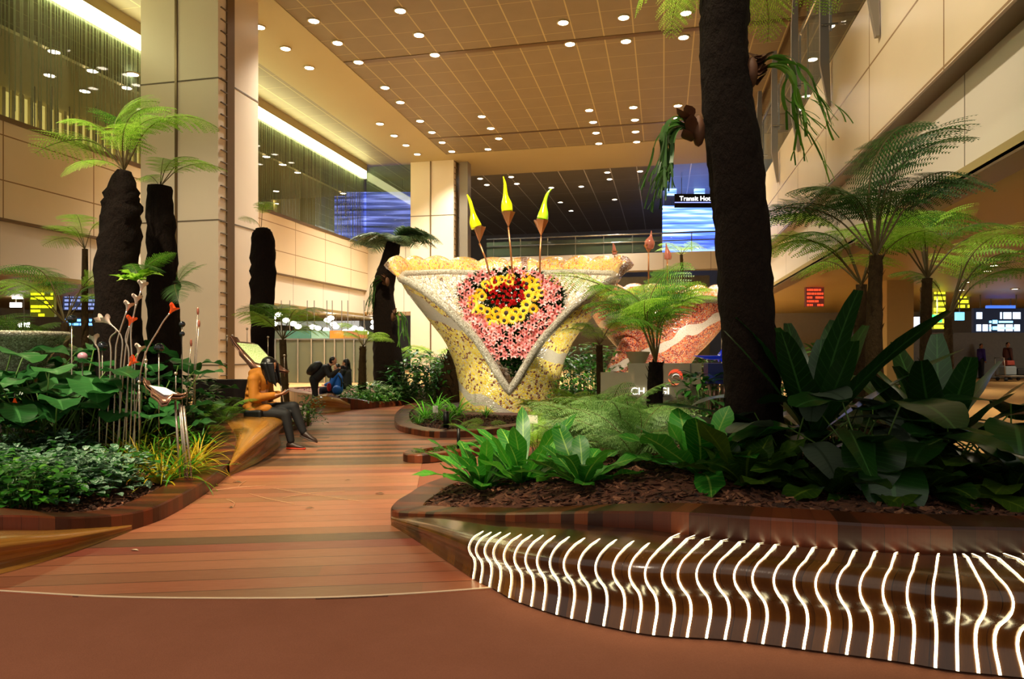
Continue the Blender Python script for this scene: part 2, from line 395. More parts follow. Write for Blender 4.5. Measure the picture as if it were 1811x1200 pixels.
tag(m.build('slatted_screen',plain('pale_timber_slats','cfc088',.5),smooth=False),'pale upright slats behind the upper left glass','screen')
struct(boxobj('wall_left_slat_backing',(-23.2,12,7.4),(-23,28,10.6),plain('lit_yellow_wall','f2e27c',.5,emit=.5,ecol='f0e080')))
# pillars
def pillar(x0,x1,y0,y1,top,label=None):
    m=M(); m.box(((x0+x1)/2,(y0+y1)/2,top/2),(x1-x0,y1-y0,top)); p=struct(m.build('pillar',MT['pillar'],smooth=False))
    m=M(); xm=x0+(x1-x0)*.47; m.box((xm,y0-.01,top/2),(.07,.06,top)); m.box((x1+.01,y0+.55,top/2),(.06,.35,top)); m.build('channel',MT['groove'],p,False)
    m=M()
    for k in range(36): m.box((x1+.02,y0+.25,.25+k*.345),(.05,.3,.025))
    for z in (5.1,9.2,.9): m.box(((x0+x1)/2,(y0+y1)/2,z),(x1-x0+.02,y1-y0+.02,.04))
    m.build('panel_joint',plain('bronze_joint','6a5c48',.7),p,False)  # brown of the panel joints themselves
    return p
pillar(-15.15,-12.55,17.4,19.4,CEIL)
pillar(-14.55,-11.9,38.0,40.2,CEIL)
boxobj('trim_9',(-11.7,38.5,0),(-11.2,39.2,CEIL),MT['greysteel'])
# glazing on the left upper storey, string curtain and cove light
gl=boxobj('window_1',(XL-.08,2,7.6),(XL-.05,37.9,12.0),MT['glass'])
m=M()
for i in range(420):
    y=3+i*35/420+random.uniform(-.02,.02); x=XL-.22+random.uniform(-.05,.05); z0=7.7+random.choice((0,0,.3,1.2,1.8,2.2))
    m.box((x,y,(z0+11.9)/2),(.012,.022,11.9-z0))
tag(m.build('string_curtain',plain('curtain_strings','989c78',.6),smooth=False),'curtain of fine hanging strings behind the upper left glass','curtain',kind='stuff')
boxobj('trim_10',(XL-.5,2,12.0),(XL+.1,38,12.4),MT['cband'])
m=M(); m.box((XL+.03,20,11.78),(.14,35.8,.44)); tag(m.build('cove_light',MT['cove'],smooth=False),'long glowing yellow white cove light above the upper left glass','light')
struct(boxobj('window_2',(XL,38.1,7.6),(-14.5,38.14,12.3),MT['glass']))
# glass balustrade with tapered fins on the right wall
bl=empty('glass_balustrade',(XR,11,7.08),'clear glass balustrade held by grey tapered fins above the right stone wall','railing')
def ch(m,name,mat,parent,smooth=False):
    o=m.build(name,mat,None,smooth); bpy.context.view_layer.update(); o.parent=parent; o.matrix_parent_inverse=Matrix.Translation(-Vector(parent.location)); return o
m=M(); m.box((XR+.12,20,8.25),(.03,33,2.3)); ch(m,'glass_pane',MT['clear'],bl)
m=M(); m.tube([(XR+.02,4,9.0),(XR+.02,37,9.0)],.03); m.box((XR+.12,20,7.12),(.1,33,.06)); ch(m,'handrail',MT['steel'],bl,True)
for k in range(8):
    y=8.35+3.1*k
    m=M(); x0=XR-.02; T=.05
    prof=[(x0,6.15),(x0-.05,6.15),(x0-.2,7.0),(x0-.2,9.2),(x0-.16,9.9),(x0-.05,9.9),(x0-.03,7.1)]
    b=len(m.v)
    for yy in (y-T,y+T): m.v+= [(a,yy,c) for a,c in prof]
    k7=len(prof); m.face(range(b,b+k7)); m.face(list(range(b+k7,b+2*k7))[::-1])
    for i in range(k7): m.face((b+i,b+(i+1)%k7,b+k7+(i+1)%k7,b+k7+i))
    ch(m,'fin',MT['greysteel'],bl)
    m=M(); m.box((XR-.02,y,8.3),(.04,.06,1.3)); m.tube([(XR-.12,y-.08,7.75),(XR-.12,y+.08,7.75)],.03,6); m.tube([(XR-.2,y-.08,7.75),(XR+.1,y-.08,7.75)],.02,6)
    ch(m,'glass_clamp',MT['steel'],bl)
# bridge across the far end
br=boxobj('wall_far_bridge',(-12,46,6.6),(6,47,7.75),MT['white_panel_x'])
boxobj('wall_far_lower',(-12,50,0),(3.2,50.3,6.6),plain('far_lower_wall','6a6248',.6,var=.3))
rl=empty('bridge_railing',(-3,46,7.75),'steel and glass railing along the far bridge','railing')
m=M(); m.box((-3,46,8.3),(18,.03,1.0)); ch(m,'glass_pane',MT['glass'],rl)
m=M(); m.tube([(-12,45.95,9.0),(6,45.95,9.0)],.05); m.tube([(-12,45.95,8.5),(6,45.95,8.5)],.035); ch(m,'handrail',MT['steel'],rl,True)
for k in range(10):
    m=M(); m.box((-11.5+k*1.9,46.02,8.4),(.06,.06,1.3)); ch(m,'post',MT['steel'],rl)
# blue-lit screens
MT['screen']=None
def screenmat(name,stops,strength,axis=2,scale=1.2):
    t=NT(name); x=t.xyz(t.coord()); n=t.noise(scale,t.mapv(t.coord(),(.15,.15,3)),2)
    col=t.ramp(n,stops); t.l(col,t.b.inputs['Emission Color']); t.b.inputs['Emission Strength'].default_value=strength
    t.b.inputs['Base Color'].default_value=(.01,.01,.02,1); t.b.inputs['Roughness'].default_value=.3; return t.mat
bs=screenmat('blue_screen_glow',[(.3,'2a3cc0'),(.5,'5a80ff'),(.62,'b4dcff'),(.7,'6088ff')],1.6)
def panel(name,px0,px1,py0,py1,d,mat,label,cat,th=.15,group=None):
    a=AT(px0,d); b=AT(px1,d); z0=HZ(py1,d); z1=HZ(py0,d); c=(a+b)/2; m=M()
    m.box((0,0,0),((b-a).length,th,z1-z0),0,0); o=m.build(name,mat,None,False); o.location=(c.x,c.y,(z0+z1)/2); o.rotation_euler=(0,0,YAW)
    top=(3.37 if z1<3.4 else CEIL); L=(b-a).length; h=(z1-z0)/2; up=top-(z0+z1)/2
    if cat!='wall' and up>h:
        for sx in ((-.35,.35) if L>.5 else (0,)):
            m=M(); m.box((sx*L,0,(h+up)/2),(.03,.03,up-h)); m.build('hanger',MT['dark'],o,False)
    elif cat=='wall':
        m=M(); m.box((0,0,(-h-(z0+z1)/2)/2),(L,th,(z0+z1)/2-h)); m.build('base',mat,o,False)
    return tag(o,label,cat,group)
panel('video_wall',1172,1264,364,446,50,bs,'bright blue glowing video wall under the far ceiling','screen',.2)
panel('lit_screen',1180,1196,320,345,47,bs,'narrower blue glowing panel left of the hanging sign','screen',.2)
panel('lit_screen',1228,1246,318,345,47,bs,'blue glowing panel just above the hanging sign','screen',.2)
panel('video_wall',592,734,340,425,44,screenmat('blue_violet_glow',[(.35,'182040'),(.5,'3c4ca8'),(.6,'8c9cff'),(.7,'28306c')],1.0),'dim violet blue glow behind the left far glass','screen',.2)
def textobj(body,size,loc,rot,mat,parent=None,name='lettering',ext=.01,align='LEFT'):
    c=bpy.data.curves.new(name,'FONT'); c.body=body; c.size=size; c.extrude=ext; c.align_x=align; c.align_y='CENTER'
    o=bpy.data.objects.new(name,c); S.collection.objects.link(o); c.materials.append(mat); bpy.context.view_layer.update()
    me=bpy.data.meshes.new_from_object(o.evaluated_get(bpy.context.evaluated_depsgraph_get())); bpy.data.objects.remove(o)
    o=bpy.data.objects.new(name,me); S.collection.objects.link(o)
    if not me.materials: me.materials.append(mat)
    o.location=loc; o.rotation_euler=rot
    if parent: o.parent=parent
    return o
hs=panel('hanging_sign',1193,1275,343,367,44,plain('black_sign','08080c',.3),'black hanging sign with white wording under the blue screens','sign')
wl=plain('white_sign_letters','ffffff',.5,emit=2.5)
textobj('Transit Hotel',.42,(-1.2,-.1,.12),(PI/2,0,0),wl,hs)
m=M(); m.box((0,-.09,-.12),(3.0,.04,.05)); m.build('underline',plain('sign_rule','8090ff',.5,emit=1.2),hs,False)
# downlights
pl=M(); pl.lathe([(.001,-.03),(.17,-.03)],n=14,mi=0); pl.lathe([(.17,-.03),(.185,-.045),(.22,-.03),(.22,0)],n=14,mi=1)
proto=None
DL=[('main',[(708,18),(741,61),(769,96),(996,39),(1008,77),(1103,30),(1107,72),(1213,22),(1209,65)],CEIL,'round white downlight in the near rows of the tiled ceiling','downlights in the near ceiling rows'),
 ('edge',[(555,36),(597,75),(634,109),(681,154),(708,180),(743,213),(764,233),(782,251),(799,267)],CEIL,'round downlight along the left edge of the tiled ceiling','downlights along the tile edge'),
 ('band',[(459,47),(505,85),(547,119),(672,218),(697,239),(718,256),(738,272)],CEIL-.02,'round downlight set in the plain plaster band','downlights in the plaster band'),
 ('mid',[(852,205),(868,226),(882,244),(863,263),(1042,194),(1049,215),(1054,234),(1059,253),(1120,189),(1123,211),(1124,232),(1126,250),(1199,186),(1198,208)],CEIL,'round downlight in the tiled ceiling before the cross beam','downlights before the cross beam'),
 ('far',[(849,315),(861,326),(904,312),(914,324),(975,331),(991,357),(1028,329),(1074,304),(1078,316),(1132,302),(1087,352),(1010,372)],CEIL,'small downlight in the dark ceiling beyond the beam','downlights beyond the beam'),
 ('left',[(96,90),(88,132),(163,124),(235,130),(224,154),(150,160),(471,276),(500,290),(526,304),(488,337),(488,359),(607,341)],10.6,'round downlight seen through the upper left glass','downlights behind the left glass'),
 ('right',[(1437,104),(1467,45)],CEIL,'downlight seen past the grey fins on the right','downlights past the right fins'),
 ('under',[(1745,478),(1700,512),(1708,498),(1795,510),(1561,505),(1760,468)],3.36,'small bright light under the right soffit','lights under the right soffit')]
for key,pts,z,lab,grp in DL:
    for (px,py) in pts:
        p=ON(px,py,z)
        if proto is None: proto=pl.build('downlight',[MT['led'],MT['cband']]); o=proto
        else: o=proto.copy(); S.collection.objects.link(o)
        o.location=p; tag(o,lab,'light',grp)
        if key=='under': o.scale=(.6,.6,.6)
# right-hand concourse: column, flight boards, signs
c=AT(1585,20); m=M(); m.box((c.x,c.y,1.7),(.7,.7,3.4)); struct(m.build('pillar',plain('ochre_pillar','a48c50',.5),smooth=False))
def board(px0,px1,py0,py1,d,back,fg,rows,cols,label,cat='sign',seed=1,gname=None,em=2.2):
    r=random.Random(seed); o=panel('flight_board',px0,px1,py0,py1,d,plain(label[:12]+'_back',back,.3,emit=.6,ecol=back),label,cat,.12,gname)
    wd=(AT(px1,d)-AT(px0,d)).length; h=HZ(py0,d)-HZ(py1,d); m=M()
    for i in range(rows):
        x=-wd/2+wd*.05
        while x<wd*.42:
            l=r.uniform(.03,.16)*wd*cols; l=min(l,wd*.45-x)
            if r.random()<.85: m.box((x+l/2,-.07,h/2-h*(i+.6)/rows),(l,.01,h/rows*.55))
            x+=l+wd*.03
    m.build('lit_text',plain(label[:12]+'_lit',fg,.5,emit=em),o,False); return o
board(1649,1671,511,582,24,'4c4a10','f4f020',7,2,'tall yellow lit flight board by the slim fern trunk',seed=1)
board(1692,1713,511,545,26,'4c4a10','f4f020',4,2,'short yellow lit flight board right of the taller one',seed=2)
b=board(1720,1811,545,588,25,'0c1424','cfe4ff',2,1,'dark blue direction sign at the right edge','sign',seed=5,em=1.2)
m=M()
for (px,py,wd_,h) in ((1757,569,.17,.13),(1757,580,.17,.13),(1749,569,.07,.08),(1749,580,.07,.08),(1776,569,.5,.07),(1779,580,.6,.07)):
    m.box(((px-1765.5)*25/FPX,-.08,(566.5-py)*25/FPX),(wd_,.02,h))
m.build('blue_symbols',plain('cyan_symbols','7cc8ff',.5,emit=2),b,False)
panel('lit_sign',1745,1795,540,562,27,screenmat('blue_board_glow',[(.3,'16307c'),(.6,'4c7cff'),(.8,'e0f0ff')],1.0),'blue glowing panel behind the fern above the direction sign','sign')
panel('pharmacy_sign',1650,1665,556,570,23.6,plain('green_sign','20d060',.5,emit=1.6),'small green glowing sign on the yellow board','sign',.1)
panel('lit_sign',1690,1704,552,566,24,plain('cyan_sign','60c0ff',.5,emit=1.6),'small cyan glowing sign between two slim trunks','sign',.1)
board(1424,1456,502,542,22,'4a1c14','e04828',6,2,'red lit shop sign behind the big leaves',seed=9,em=.8)
panel('shop_window',1617,1640,560,590,22,plain('pale_lit_window','c8d0e0',.5,emit=.9),'pale lit shop window left of the slim fern trunk','window',.1)
panel('counter',1480,1811,588,640,33,plain('grey_counter','7c7668',.3,.2,var=.15),'long grey partition behind the right hand people','wall',.3)
# left-hand concourse
board(55,98,508,560,24,'4a4c08','f0f010',7,2,'yellow lit flight board beside the left palm',seed=3)
board(113,180,520,548,26,'2a3048','8090c8',4,1,'dim blue grey departure board left of the thick trunk',seed=4,em=.8)
board(113,178,562,576,25,'1c3050','60b0ff',2,1,'bright blue strip sign low behind the left leaves',seed=6)
for (px,py) in ((36,512),(32,524),(28,539),(42,574)):
    panel('lamp_panel',px-9,px+9,py-4,py+4,26,MT['lamp'],'white glowing panel lamp at the far left','light',.1,'white lamps at the far left')
# glass partition with posts, lit posters, hanging globe lamps
A=AT(440,28); B=AT(700,28)
gp=empty('glass_partition',((A+B)/2),'grey glass partition with slim steel posts behind the standing person','partition')
def chp(m,name,mat,par,smooth=False):
    o=m.build(name,mat,None,smooth); o.parent=par; o.matrix_parent_inverse=Matrix.Translation(-Vector(par.location)); return o
m=M(); c=(A+B)/2; m.box((c.x,c.y,.88),((B-A).length,.05,1.76),YAW); chp(m,'glass_pane',plain('grey_green_glass','62644c',.12,var=.15,nscale=.8),gp)
for px in (455,487,527,551,574,592,609,626,645,664,684):
    p=AT(px,27.9); m=M(); m.box((p.x,p.y,.9),(.05,.05,1.8),YAW); chp(m,'post',MT['steel'],gp)
m=M(); m.box((c.x,c.y,1.78),((B-A).length,.12,.06),YAW); chp(m,'top_rail',MT['dark'],gp)
for (a,b_,cc,lab) in ((455,505,'4a5244','dark green grey poster left above the glass partition'),(506,550,'3c6a58','teal green poster above the glass partition'),(551,583,'7ca088','pale green poster above the glass partition'),(584,608,'e07820','orange lit poster above the glass partition'),(609,650,'9a6038','brown orange striped poster above the glass partition')):
    panel('poster',a,b_,584.5,598.3,28,plain(lab[:10]+'_print',cc,.5,emit=.12,var=.4,nscale=3),lab,'poster',.1)
gm=M(); gm.ell((0,0,0),(.24,.24,.17),12,0); gc=M(); gc.tube([(0,0,0),(0,0,1)],.012,5,0)
g0=None
for (px,py) in [(482,562),(493,556),(506,566),(519,572),(527,577),(553,578),(562,580),(579,566),(585,562),(590,573),(594,577),(577,583),(611,586),(622,584),(627,580),(638,582),(646,588),(485,572),(662,569),(661,578)]:
    u=(px-905.5)/FPX; k=-SY+CY*u; d=min(-18.3/k,46); p=AT(px,d,HZ(py,d))
    if g0 is None: g0=gm.build('globe_lamp',MT['lamp']); cord=gc.build('cord',MT['dark'],g0); o=g0; kc=cord
    else:
        o=g0.copy(); S.collection.objects.link(o); kc=cord.copy(); S.collection.objects.link(kc); kc.parent=o
    q=.75*d/36; o.location=p; o.scale=(q,)*3; kc.location=(0,0,.12); kc.scale=(1,1,(3.37-p.z)/q-.12); tag(o,'white glowing globe lamp hanging under the left soffit','light','globe lamps under the left soffit')
D=math.radians
# ---------------------------------------------------------------- planter kerbs, soil and benches
MT['kerb']=woodmat('kerb_planks',[(0,'2e150c'),(.3,'4c2212'),(.55,'6c3019'),(.8,'7c3e1e'),(1,'3c1c10')],.10,.32)
MT['bench']=woodmat('bench_planks',[(0,'3e200c'),(.25,'5c3612'),(.5,'74481c'),(.75,'4a2810'),(1,'865620')],.115,.22,coat=.5)
MT['bench_pale']=woodmat('pale_bench_layers',[(0,'a06a28'),(.3,'c08a3c'),(.6,'b07a30'),(.85,'8a5420'),(1,'cc9a4c')],.07,.25,axis=1,coat=.4)
def mulchmat():
    t=NT('bark_mulch'); g=t.a('ShaderNodeNewGeometry'); n=t.noise(30,t.coord(),4)
    col=t.ramp(g.outputs['Random Per Island'],[(0,'2a150c'),(.4,'4e2a18'),(.75,'74442c'),(1,'9a6848')]); col=t.mix(t.math('MULTIPLY',n,.4),col,'1c0e08')
    t.l(col,t.b.inputs['Base Color']); t.b.inputs['Roughness'].default_value=.85; t.bump(n,.6,.02); return t.mat
MT['mulch']=mulchmat()
def inside(x,y,poly):
    c=False; n=len(poly)
    for i in range(n):
        a,b=poly[i],poly[i-1]
        if (a[1]>y)!=(b[1]>y) and x<(b[0]-a[0])*(y-a[1])/(b[1]-a[1])+a[0]: c=not c
    return c
SOIL=[]
def planter(outline, width, label, zf=None, step=.1, chips=0, drop=.05, chipbox=None, group=None):
    pts=crom([W(a,b,c) for a,b,c in outline],6)
    area=sum(pts[i-1].x*pts[i].y-pts[i].x*pts[i-1].y for i in range(len(pts)))
    if area<0: pts.reverse()
    n=len(pts); inn=[]; 
    for i in range(n):
        t=(pts[(i+1)%n]-pts[i-1]); t.z=0; t.normalize(); nn=Vector((-t.y,t.x,0)); inn.append(pts[i]+nn*width)
    cx=sum((p.x for p in pts))/n; cy=sum((p.y for p in pts))/n
    root=empty('planter',(cx,cy,0),label,'planter',group)
    us=[0]
    for i in range(n): us.append(us[-1]+(pts[(i+1)%n]-pts[i]).length)
    rows=[]
    for i in range(n+1):
        o=pts[i%n]; q=inn[i%n]; e=(q-o); e.z=0; e=e.normalized() if e.length>1e-6 else e
        rows.append([(o.x,o.y,0.002),(o.x,o.y,o.z-.012),tuple(o+e*.012),tuple(q-e*.01),(q.x,q.y,q.z-.01),(q.x,q.y,max(q.z-.1,.0))])
    m=M(); vs=[0,.1,.112,.4,.41,.5]
    m.grid(rows,0,uvf=lambda i,j:(us[min(i,n)],vs[min(j,5)]))
    k=m.build('kerb',MT['kerb'],None,False); k.parent=root; k.matrix_parent_inverse=Matrix.Translation(-Vector(root.location))
    mid=[(pts[i]*.55+inn[i]*.45) for i in range(n)]; mp=[(p.x,p.y) for p in mid]
    def zs(x,y):
        if zf: return zf(x,y)-drop
        s=0;t=0
        for p in pts[::2]:
            w_=1/(((p.x-x)**2+(p.y-y)**2)**1.5+.02); s+=w_*p.z; t+=w_
        return s/t-drop
    def soil(x,y): return zs(x,y)+.03*noise.noise(Vector((x*2.2,y*2.2,3)))
    x0=min(p[0] for p in mp); x1=max(p[0] for p in mp); y0=min(p[1] for p in mp); y1=max(p[1] for p in mp)
    m=M(); idx={}
    nx=int((x1-x0)/step)+2; ny=int((y1-y0)/step)+2
    ins={}
    for i in range(nx+1):
        for j in range(ny+1):
            ins[i,j]=inside(x0+i*step,y0+j*step,mp)
    def vid(i,j):
        if (i,j) not in idx:
            x=x0+i*step;y=y0+j*step; idx[i,j]=len(m.v); m.v.append((x,y,soil(x,y)+random.uniform(-.006,.006)))
        return idx[i,j]
    for i in range(nx):
        for j in range(ny):
            if ins[i,j] and ins[i+1,j] and ins[i,j+1] and ins[i+1,j+1]: m.face((vid(i,j),vid(i+1,j),vid(i+1,j+1),vid(i,j+1)))
    cnt=0;tries=0; ip=[(p.x,p.y) for p in inn]
    bx=chipbox or (x0,x1,y0,y1)
    while cnt<chips and tries<chips*12:
        tries+=1; x=random.uniform(bx[0],bx[1]); y=random.uniform(bx[2],bx[3])
        if not inside(x,y,ip): continue
        z=soil(x,y)+random.uniform(.0,.012); a=random.uniform(0,PI); l=random.uniform(.012,.034); w_=l*random.uniform(.3,.6)
        dx=Vector((math.cos(a)*l,math.sin(a)*l,random.uniform(-.012,.012))); dy=Vector((-math.sin(a)*w_,math.cos(a)*w_,random.uniform(-.008,.008))); c=Vector((x,y,z))
        m.poly([c-dx-dy,c+dx-dy*.7,c+dx*.9+dy,c-dx+dy*.8]); cnt+=1
    so=m.build('mulch',MT['mulch'],None,False); so['kind']='stuff'; so.parent=root; so.matrix_parent_inverse=Matrix.Translation(-Vector(root.location))
    return soil
ZL=[(-.93,.107),(-.69,.142),(-.42,.205),(-.07,.296),(.31,.405),(.6,.468),(1.0,.516),(1.4,.53)]
def zright(x,y):
    d=-SY*x+CY*y; lat=CY*x+SY*y; z=lerpt(ZL,lat); k=min(1,max(0,(d-5.2)/3.3)); return .1+(z-.1)*(1-.8*k)
near=[(-.93,5.3),(-.70,5.09),(-.42,4.8),(-.05,4.38),(.2,4.1),(.52,3.8),(.88,3.56),(1.17,3.385),(1.46,3.27),(1.8,3.185),(2.2,3.15),(2.8,3.12),(3.4,3.3),(3.7,4.2),(3.9,5.6)]
back=[((1650-905)/FPX*8.4,8.4),((1450-905)/FPX*9.2,9.2),((1250-905)/FPX*9.6,9.6),(1.3,9.3),(.45,8.4),(-.27,7.3),(-.62,6.6),(-.82,6.25),(-.9,5.9),(-.96,5.6)]
ro=[(a,b,zright(*W(a,b)[:2])) for a,b in near+back]
nb=W(.5,4.6)
soilR=planter(ro,.26,'large timber-edged planter in the right foreground behind the light strip bench',zright,.07,9000,chipbox=(-2.5,2.9,3.4,7))
lo=[(-6.5,3.2,.36),(-4.4,3.75,.35),(-3.65,4.05,.33),(-3.25,4.33,.3),(-2.98,4.7,.2),(-2.83,5.15,.13),(-2.78,5.55,.13),(-2.88,6.45,.13),(-3.05,7.34,.15),(-3.22,8.0,.27),(-3.6,8.75,.38),(-3.95,9.3,.44),(-3.85,9.9,.42),(-3.75,10.8,.2),(-3.65,12.4,.12),(-4.4,13.4,.12),(-7,14,.14),(-10.5,12,.2),(-11,7,.3),(-9,4,.36)]
soilL=planter(lo,.3,'long timber-edged planter on the left under the two thick trunks',None,.12,5000,chipbox=(-6,-2.2,2.5,6.8))
i2=[(-2.08,12.1,.1),(-1.8,11.2,.1),(-1.3,10.55,.1),(-.92,10.45,.1),(-.33,10.75,.1),(.38,11.6,.1),(1.5,12.5,.12),(3.4,12.6,.12),(5,14,.12),(5.2,18,.12),(3.5,21,.12),(0,20.5,.12),(-1.9,18.2,.12),(-2.35,16,.1),(-2.35,14,.1)]
soilM=planter(i2,.28,'timber-edged island planter round the foot of the yellow mosaic vase',lambda x,y:.11,.2,2500,chipbox=(-5,0.5,9,13))
i3=[(-1.33,8.35,.1),(-1.22,8.15,.1),(-1.0,8.15,.1),(-.6,8.5,.1),(-.15,9.1,.1),(.3,9.8,.1),(.2,10.1,.1),(-.3,9.7,.1),(-.8,9.15,.1),(-1.2,8.75,.1)]
soilS=planter(i3,.15,'small low timber strip planter in front of the island planter',lambda x,y:.1,.06,900)
i4=[(-3.95,15.0,.32),(-3.55,15.4,.25),(-3.1,15.9,.14),(-2.4,16.9,.12),(-1.95,18.5,.12),(-2.0,22,.12),(-4,24,.12),(-7,22,.15),(-6,18.4,.25),(-4.7,15.9,.32)]
soilT=planter(i4,.3,'timber-edged planter round the dark trunk left of the vase',None,.2,800)
# benches: a section swept along a path; height h at each station
PROF=[(1.0,None),(1.0,-.10),(.985,-.02),(.94,.04),(.86,.08),(.78,.085),(.70,.07),(.60,.035),(.5,-.01),(.38,-.035),(.24,-.035),(.1,-.012),(0.01,0)]
def bench(name,front,backp,hs,label,mat,per=8,skew=None):
    F=crom([W(a,b) for a,b in front],per,False); B=crom([W(a,b) for a,b in backp],per,False); H=[h for h in crom([(h,0,0) for h in hs],per,False)]
    H=[v.x for v in H]; rows=[]; us=[0]; vs=[]
    for i,(f,b) in enumerate(zip(F,B)):
        e=(f-b); L=e.length; e.normalize(); h=H[i]
        e2=Matrix.Rotation(-D(lerpt(skew,CY*f.x+SY*f.y)),3,'Z')@e if skew else e; sc=min(1,h/.4); r=[]
        r.append(Vector((b.x,b.y,h*.5)))
        for z,o in PROF:
            if o is None: r.append(Vector((b.x,b.y,h*z)))
            else: q=f+e2*o*sc if o>-.09 else f+e*o*sc; r.append(Vector((q.x,q.y,h*z)))
        rows.append(crom(r,2,False))
        if i: us.append(us[-1]+(F[i]-F[i-1]).length)
    vs=[0,.1,.2,.35,.5,.52]+[.52+.025*k for k in range(1,26)]
    root=empty(name,(F[len(F)//2].x,F[len(F)//2].y,0),label,'bench')
    m=M(); m.grid(rows,0,uvf=lambda i,j:(us[min(i,len(us)-1)],vs[min(j,len(vs)-1)]))
    o=m.build('seat',mat,None,True); o.parent=root; o.matrix_parent_inverse=Matrix.Translation(-Vector(root.location))
    return root,rows,us
fr=[(-.93,5.25),(-.75,4.95),(-.5,4.5),(-.22,4.0),(-.11,3.86),(0,3.69),(.16,3.53),(.30,3.42),(.48,3.31),(.68,3.22),(1.0,3.17),(1.31,3.07),(1.64,2.96),(1.84,2.87),(2.0,2.83),(2.12,2.8),(2.4,2.76),(2.8,2.7),(3.2,2.7)]
bk=[(-.93,5.3),(-.70,5.09),(-.42,4.8),(-.05,4.38),(.08,4.25),(.2,4.1),(.36,3.95),(.52,3.8),(.70,3.68),(.883,3.55),(1.164,3.375),(1.456,3.265),(1.795,3.175),(2.01,3.134),(2.10,3.134),(2.2,3.14),(2.42,3.13),(2.8,3.11),(3.2,3.2)]
hh=[.06,.11,.18,.25,.28,.31,.345,.365,.385,.39,.40,.403,.405,.41,.41,.41,.41,.41,.41]
br_,rows,us=bench('light_strip_bench',fr,bk,hh,'long curved timber bench crossed by glowing white light strips',MT['bench'],10,[(0,0),(.6,7),(1.0,11),(1.5,15),(1.75,6),(1.9,-3),(2.05,-14),(2.3,-20)])
strip=plain('light_strip_glow','fff4cc',.5,emit=4.2,ecol='ffeeb8')
def pxof(p):
    d=-SY*p[0]+CY*p[1]; return 905.5+(CY*p[0]+SY*p[1])/d*FPX
bot=[pxof(r[-1]) for r in rows]
SP=[837,850,866,882,901,920,940,961,985,1011,1038,1068,1099,1128,1156,1186,1215,1249,1282,1317,1349,1386,1421,1459,1497,1535,1573,1613,1654,1693,1730,1768,1811,1858,1912,1970]
for k,px in enumerate(SP):
    for i in range(len(rows)-1):
        if bot[i]<=px<bot[i+1]:
            t=(px-bot[i])/(bot[i+1]-bot[i]); a=[p.lerp(q,t) for p,q in zip(rows[i],rows[i+1])]
            al=(rows[i+1][10]-rows[i][10]); al.z=0; al.normalize()
            sec=a[2:]
            if k<10: sec=[a[2].lerp(a[4],.80)]+a[4:]
            elif k<14: sec=[a[2].lerp(a[4],.5)]+a[4:]
            fine=sec
            out=[]
            for q in range(len(fine)):
                t_=(fine[min(q+1,len(fine)-1)]-fine[max(q-1,0)]).normalized(); nn=al.cross(t_).normalized()
                if nn.z<-.2 and q<6: nn=-nn
                if nn.dot((a[10]-a[2]))<0 and q>=6: nn=-nn
                wd=.0042 if q<12 else .006
                out.append([fine[q]+nn*.004-al*wd,fine[q]+nn*.005+al*wd])
            m=M(); m.grid(out); o=m.build('light_strip',strip,None); o.parent=br_; o.matrix_parent_inverse=Matrix.Translation(-Vector(br_.location)); break
bench('curved_bench',[(-2.84,5.1),(-2.88,4.8),(-2.95,4.45),(-3.07,4.12),(-3.35,3.7),(-3.9,3.3)],[(-2.85,5.13),(-2.97,4.85),(-3.1,4.55),(-3.27,4.28),(-3.6,4.02),(-4.3,3.75)],[.04,.09,.15,.22,.27,.3],'smooth golden timber bench at the left edge beside the boardwalk',MT['bench_pale'])
bench('wavy_bench',[(-3.03,7.32),(-3.02,7.7),(-3.04,8.2),(-3.1,8.7),(-3.18,9.2),(-3.28,9.7),(-3.45,10.1),(-3.7,10.25)],[(-3.06,7.4),(-3.2,7.9),(-3.45,8.45),(-3.75,8.95),(-3.95,9.3),(-3.92,9.7),(-3.86,10.0),(-3.8,10.2)],[.12,.26,.37,.42,.435,.43,.38,.3],'wavy golden timber bench under the woman in the mustard jacket',MT['bench_pale'])
bench('hump_bench',[(-4.45,14.75),(-4.3,14.6),(-4.05,14.55),(-3.8,14.75),(-3.6,15.2)],[(-4.7,15.7),(-4.45,15.8),(-4.1,15.6),(-3.9,15.3),(-3.62,15.3)],[.1,.3,.36,.3,.14],'rounded orange timber seat at the tip of the far left planter',MT['bench_pale'])
# leaves, twigs fallen on the boards
for i,(px,py,l) in enumerate([(412,852,.07),(610,849,.04),(540,898,.05),(404,896,.04),(232,972,.04),(664,872,.06)]):
    p=ON(px,py,.004); m=M(); m.blade((0,0,0),random.uniform(-.5,.5),.25,-.3,l*1.6,l*.5,lambda t:math.sin(PI*min(t+.08,1))+.1,5,.2)
    o=m.build('fallen_leaf',plain('dry_leaf','5a5038' if i!=4 else 'd8c8a8',.7,var=.2) if i in (0,4) else bpy.data.materials['dry_leaf']); o.location=p
    tag(o,['curled dry leaf at the left of the scattered twigs','small dry leaf near the middle of the boards','dry leaf lying before the small strip planter','small grey leaf by the left kerb','pale scrap lying on the near dark boards','dry leaf on the boards nearest the strip planter'][i],'leaf')
m=M(); r=random.Random(3)
for px,py,qx,qy in ((370,868,470,858),(420,862,435,850),(440,872,520,890),(500,880,610,868),(480,862,640,886),(400,882,412,896)):
    a=ON(px,py,.006); b=ON(qx,qy,.006); md=(a+b)/2+Vector((r.uniform(-.05,.05),r.uniform(-.05,.05),.006)); m.tube(crom([a,md,b],5,False),.0022,4)
tag(m.build('fallen_twigs',plain('pale_twig','d0a880',.7)),'thin pale fallen twigs and stalks strewn on the boardwalk','twigs',kind='stuff')
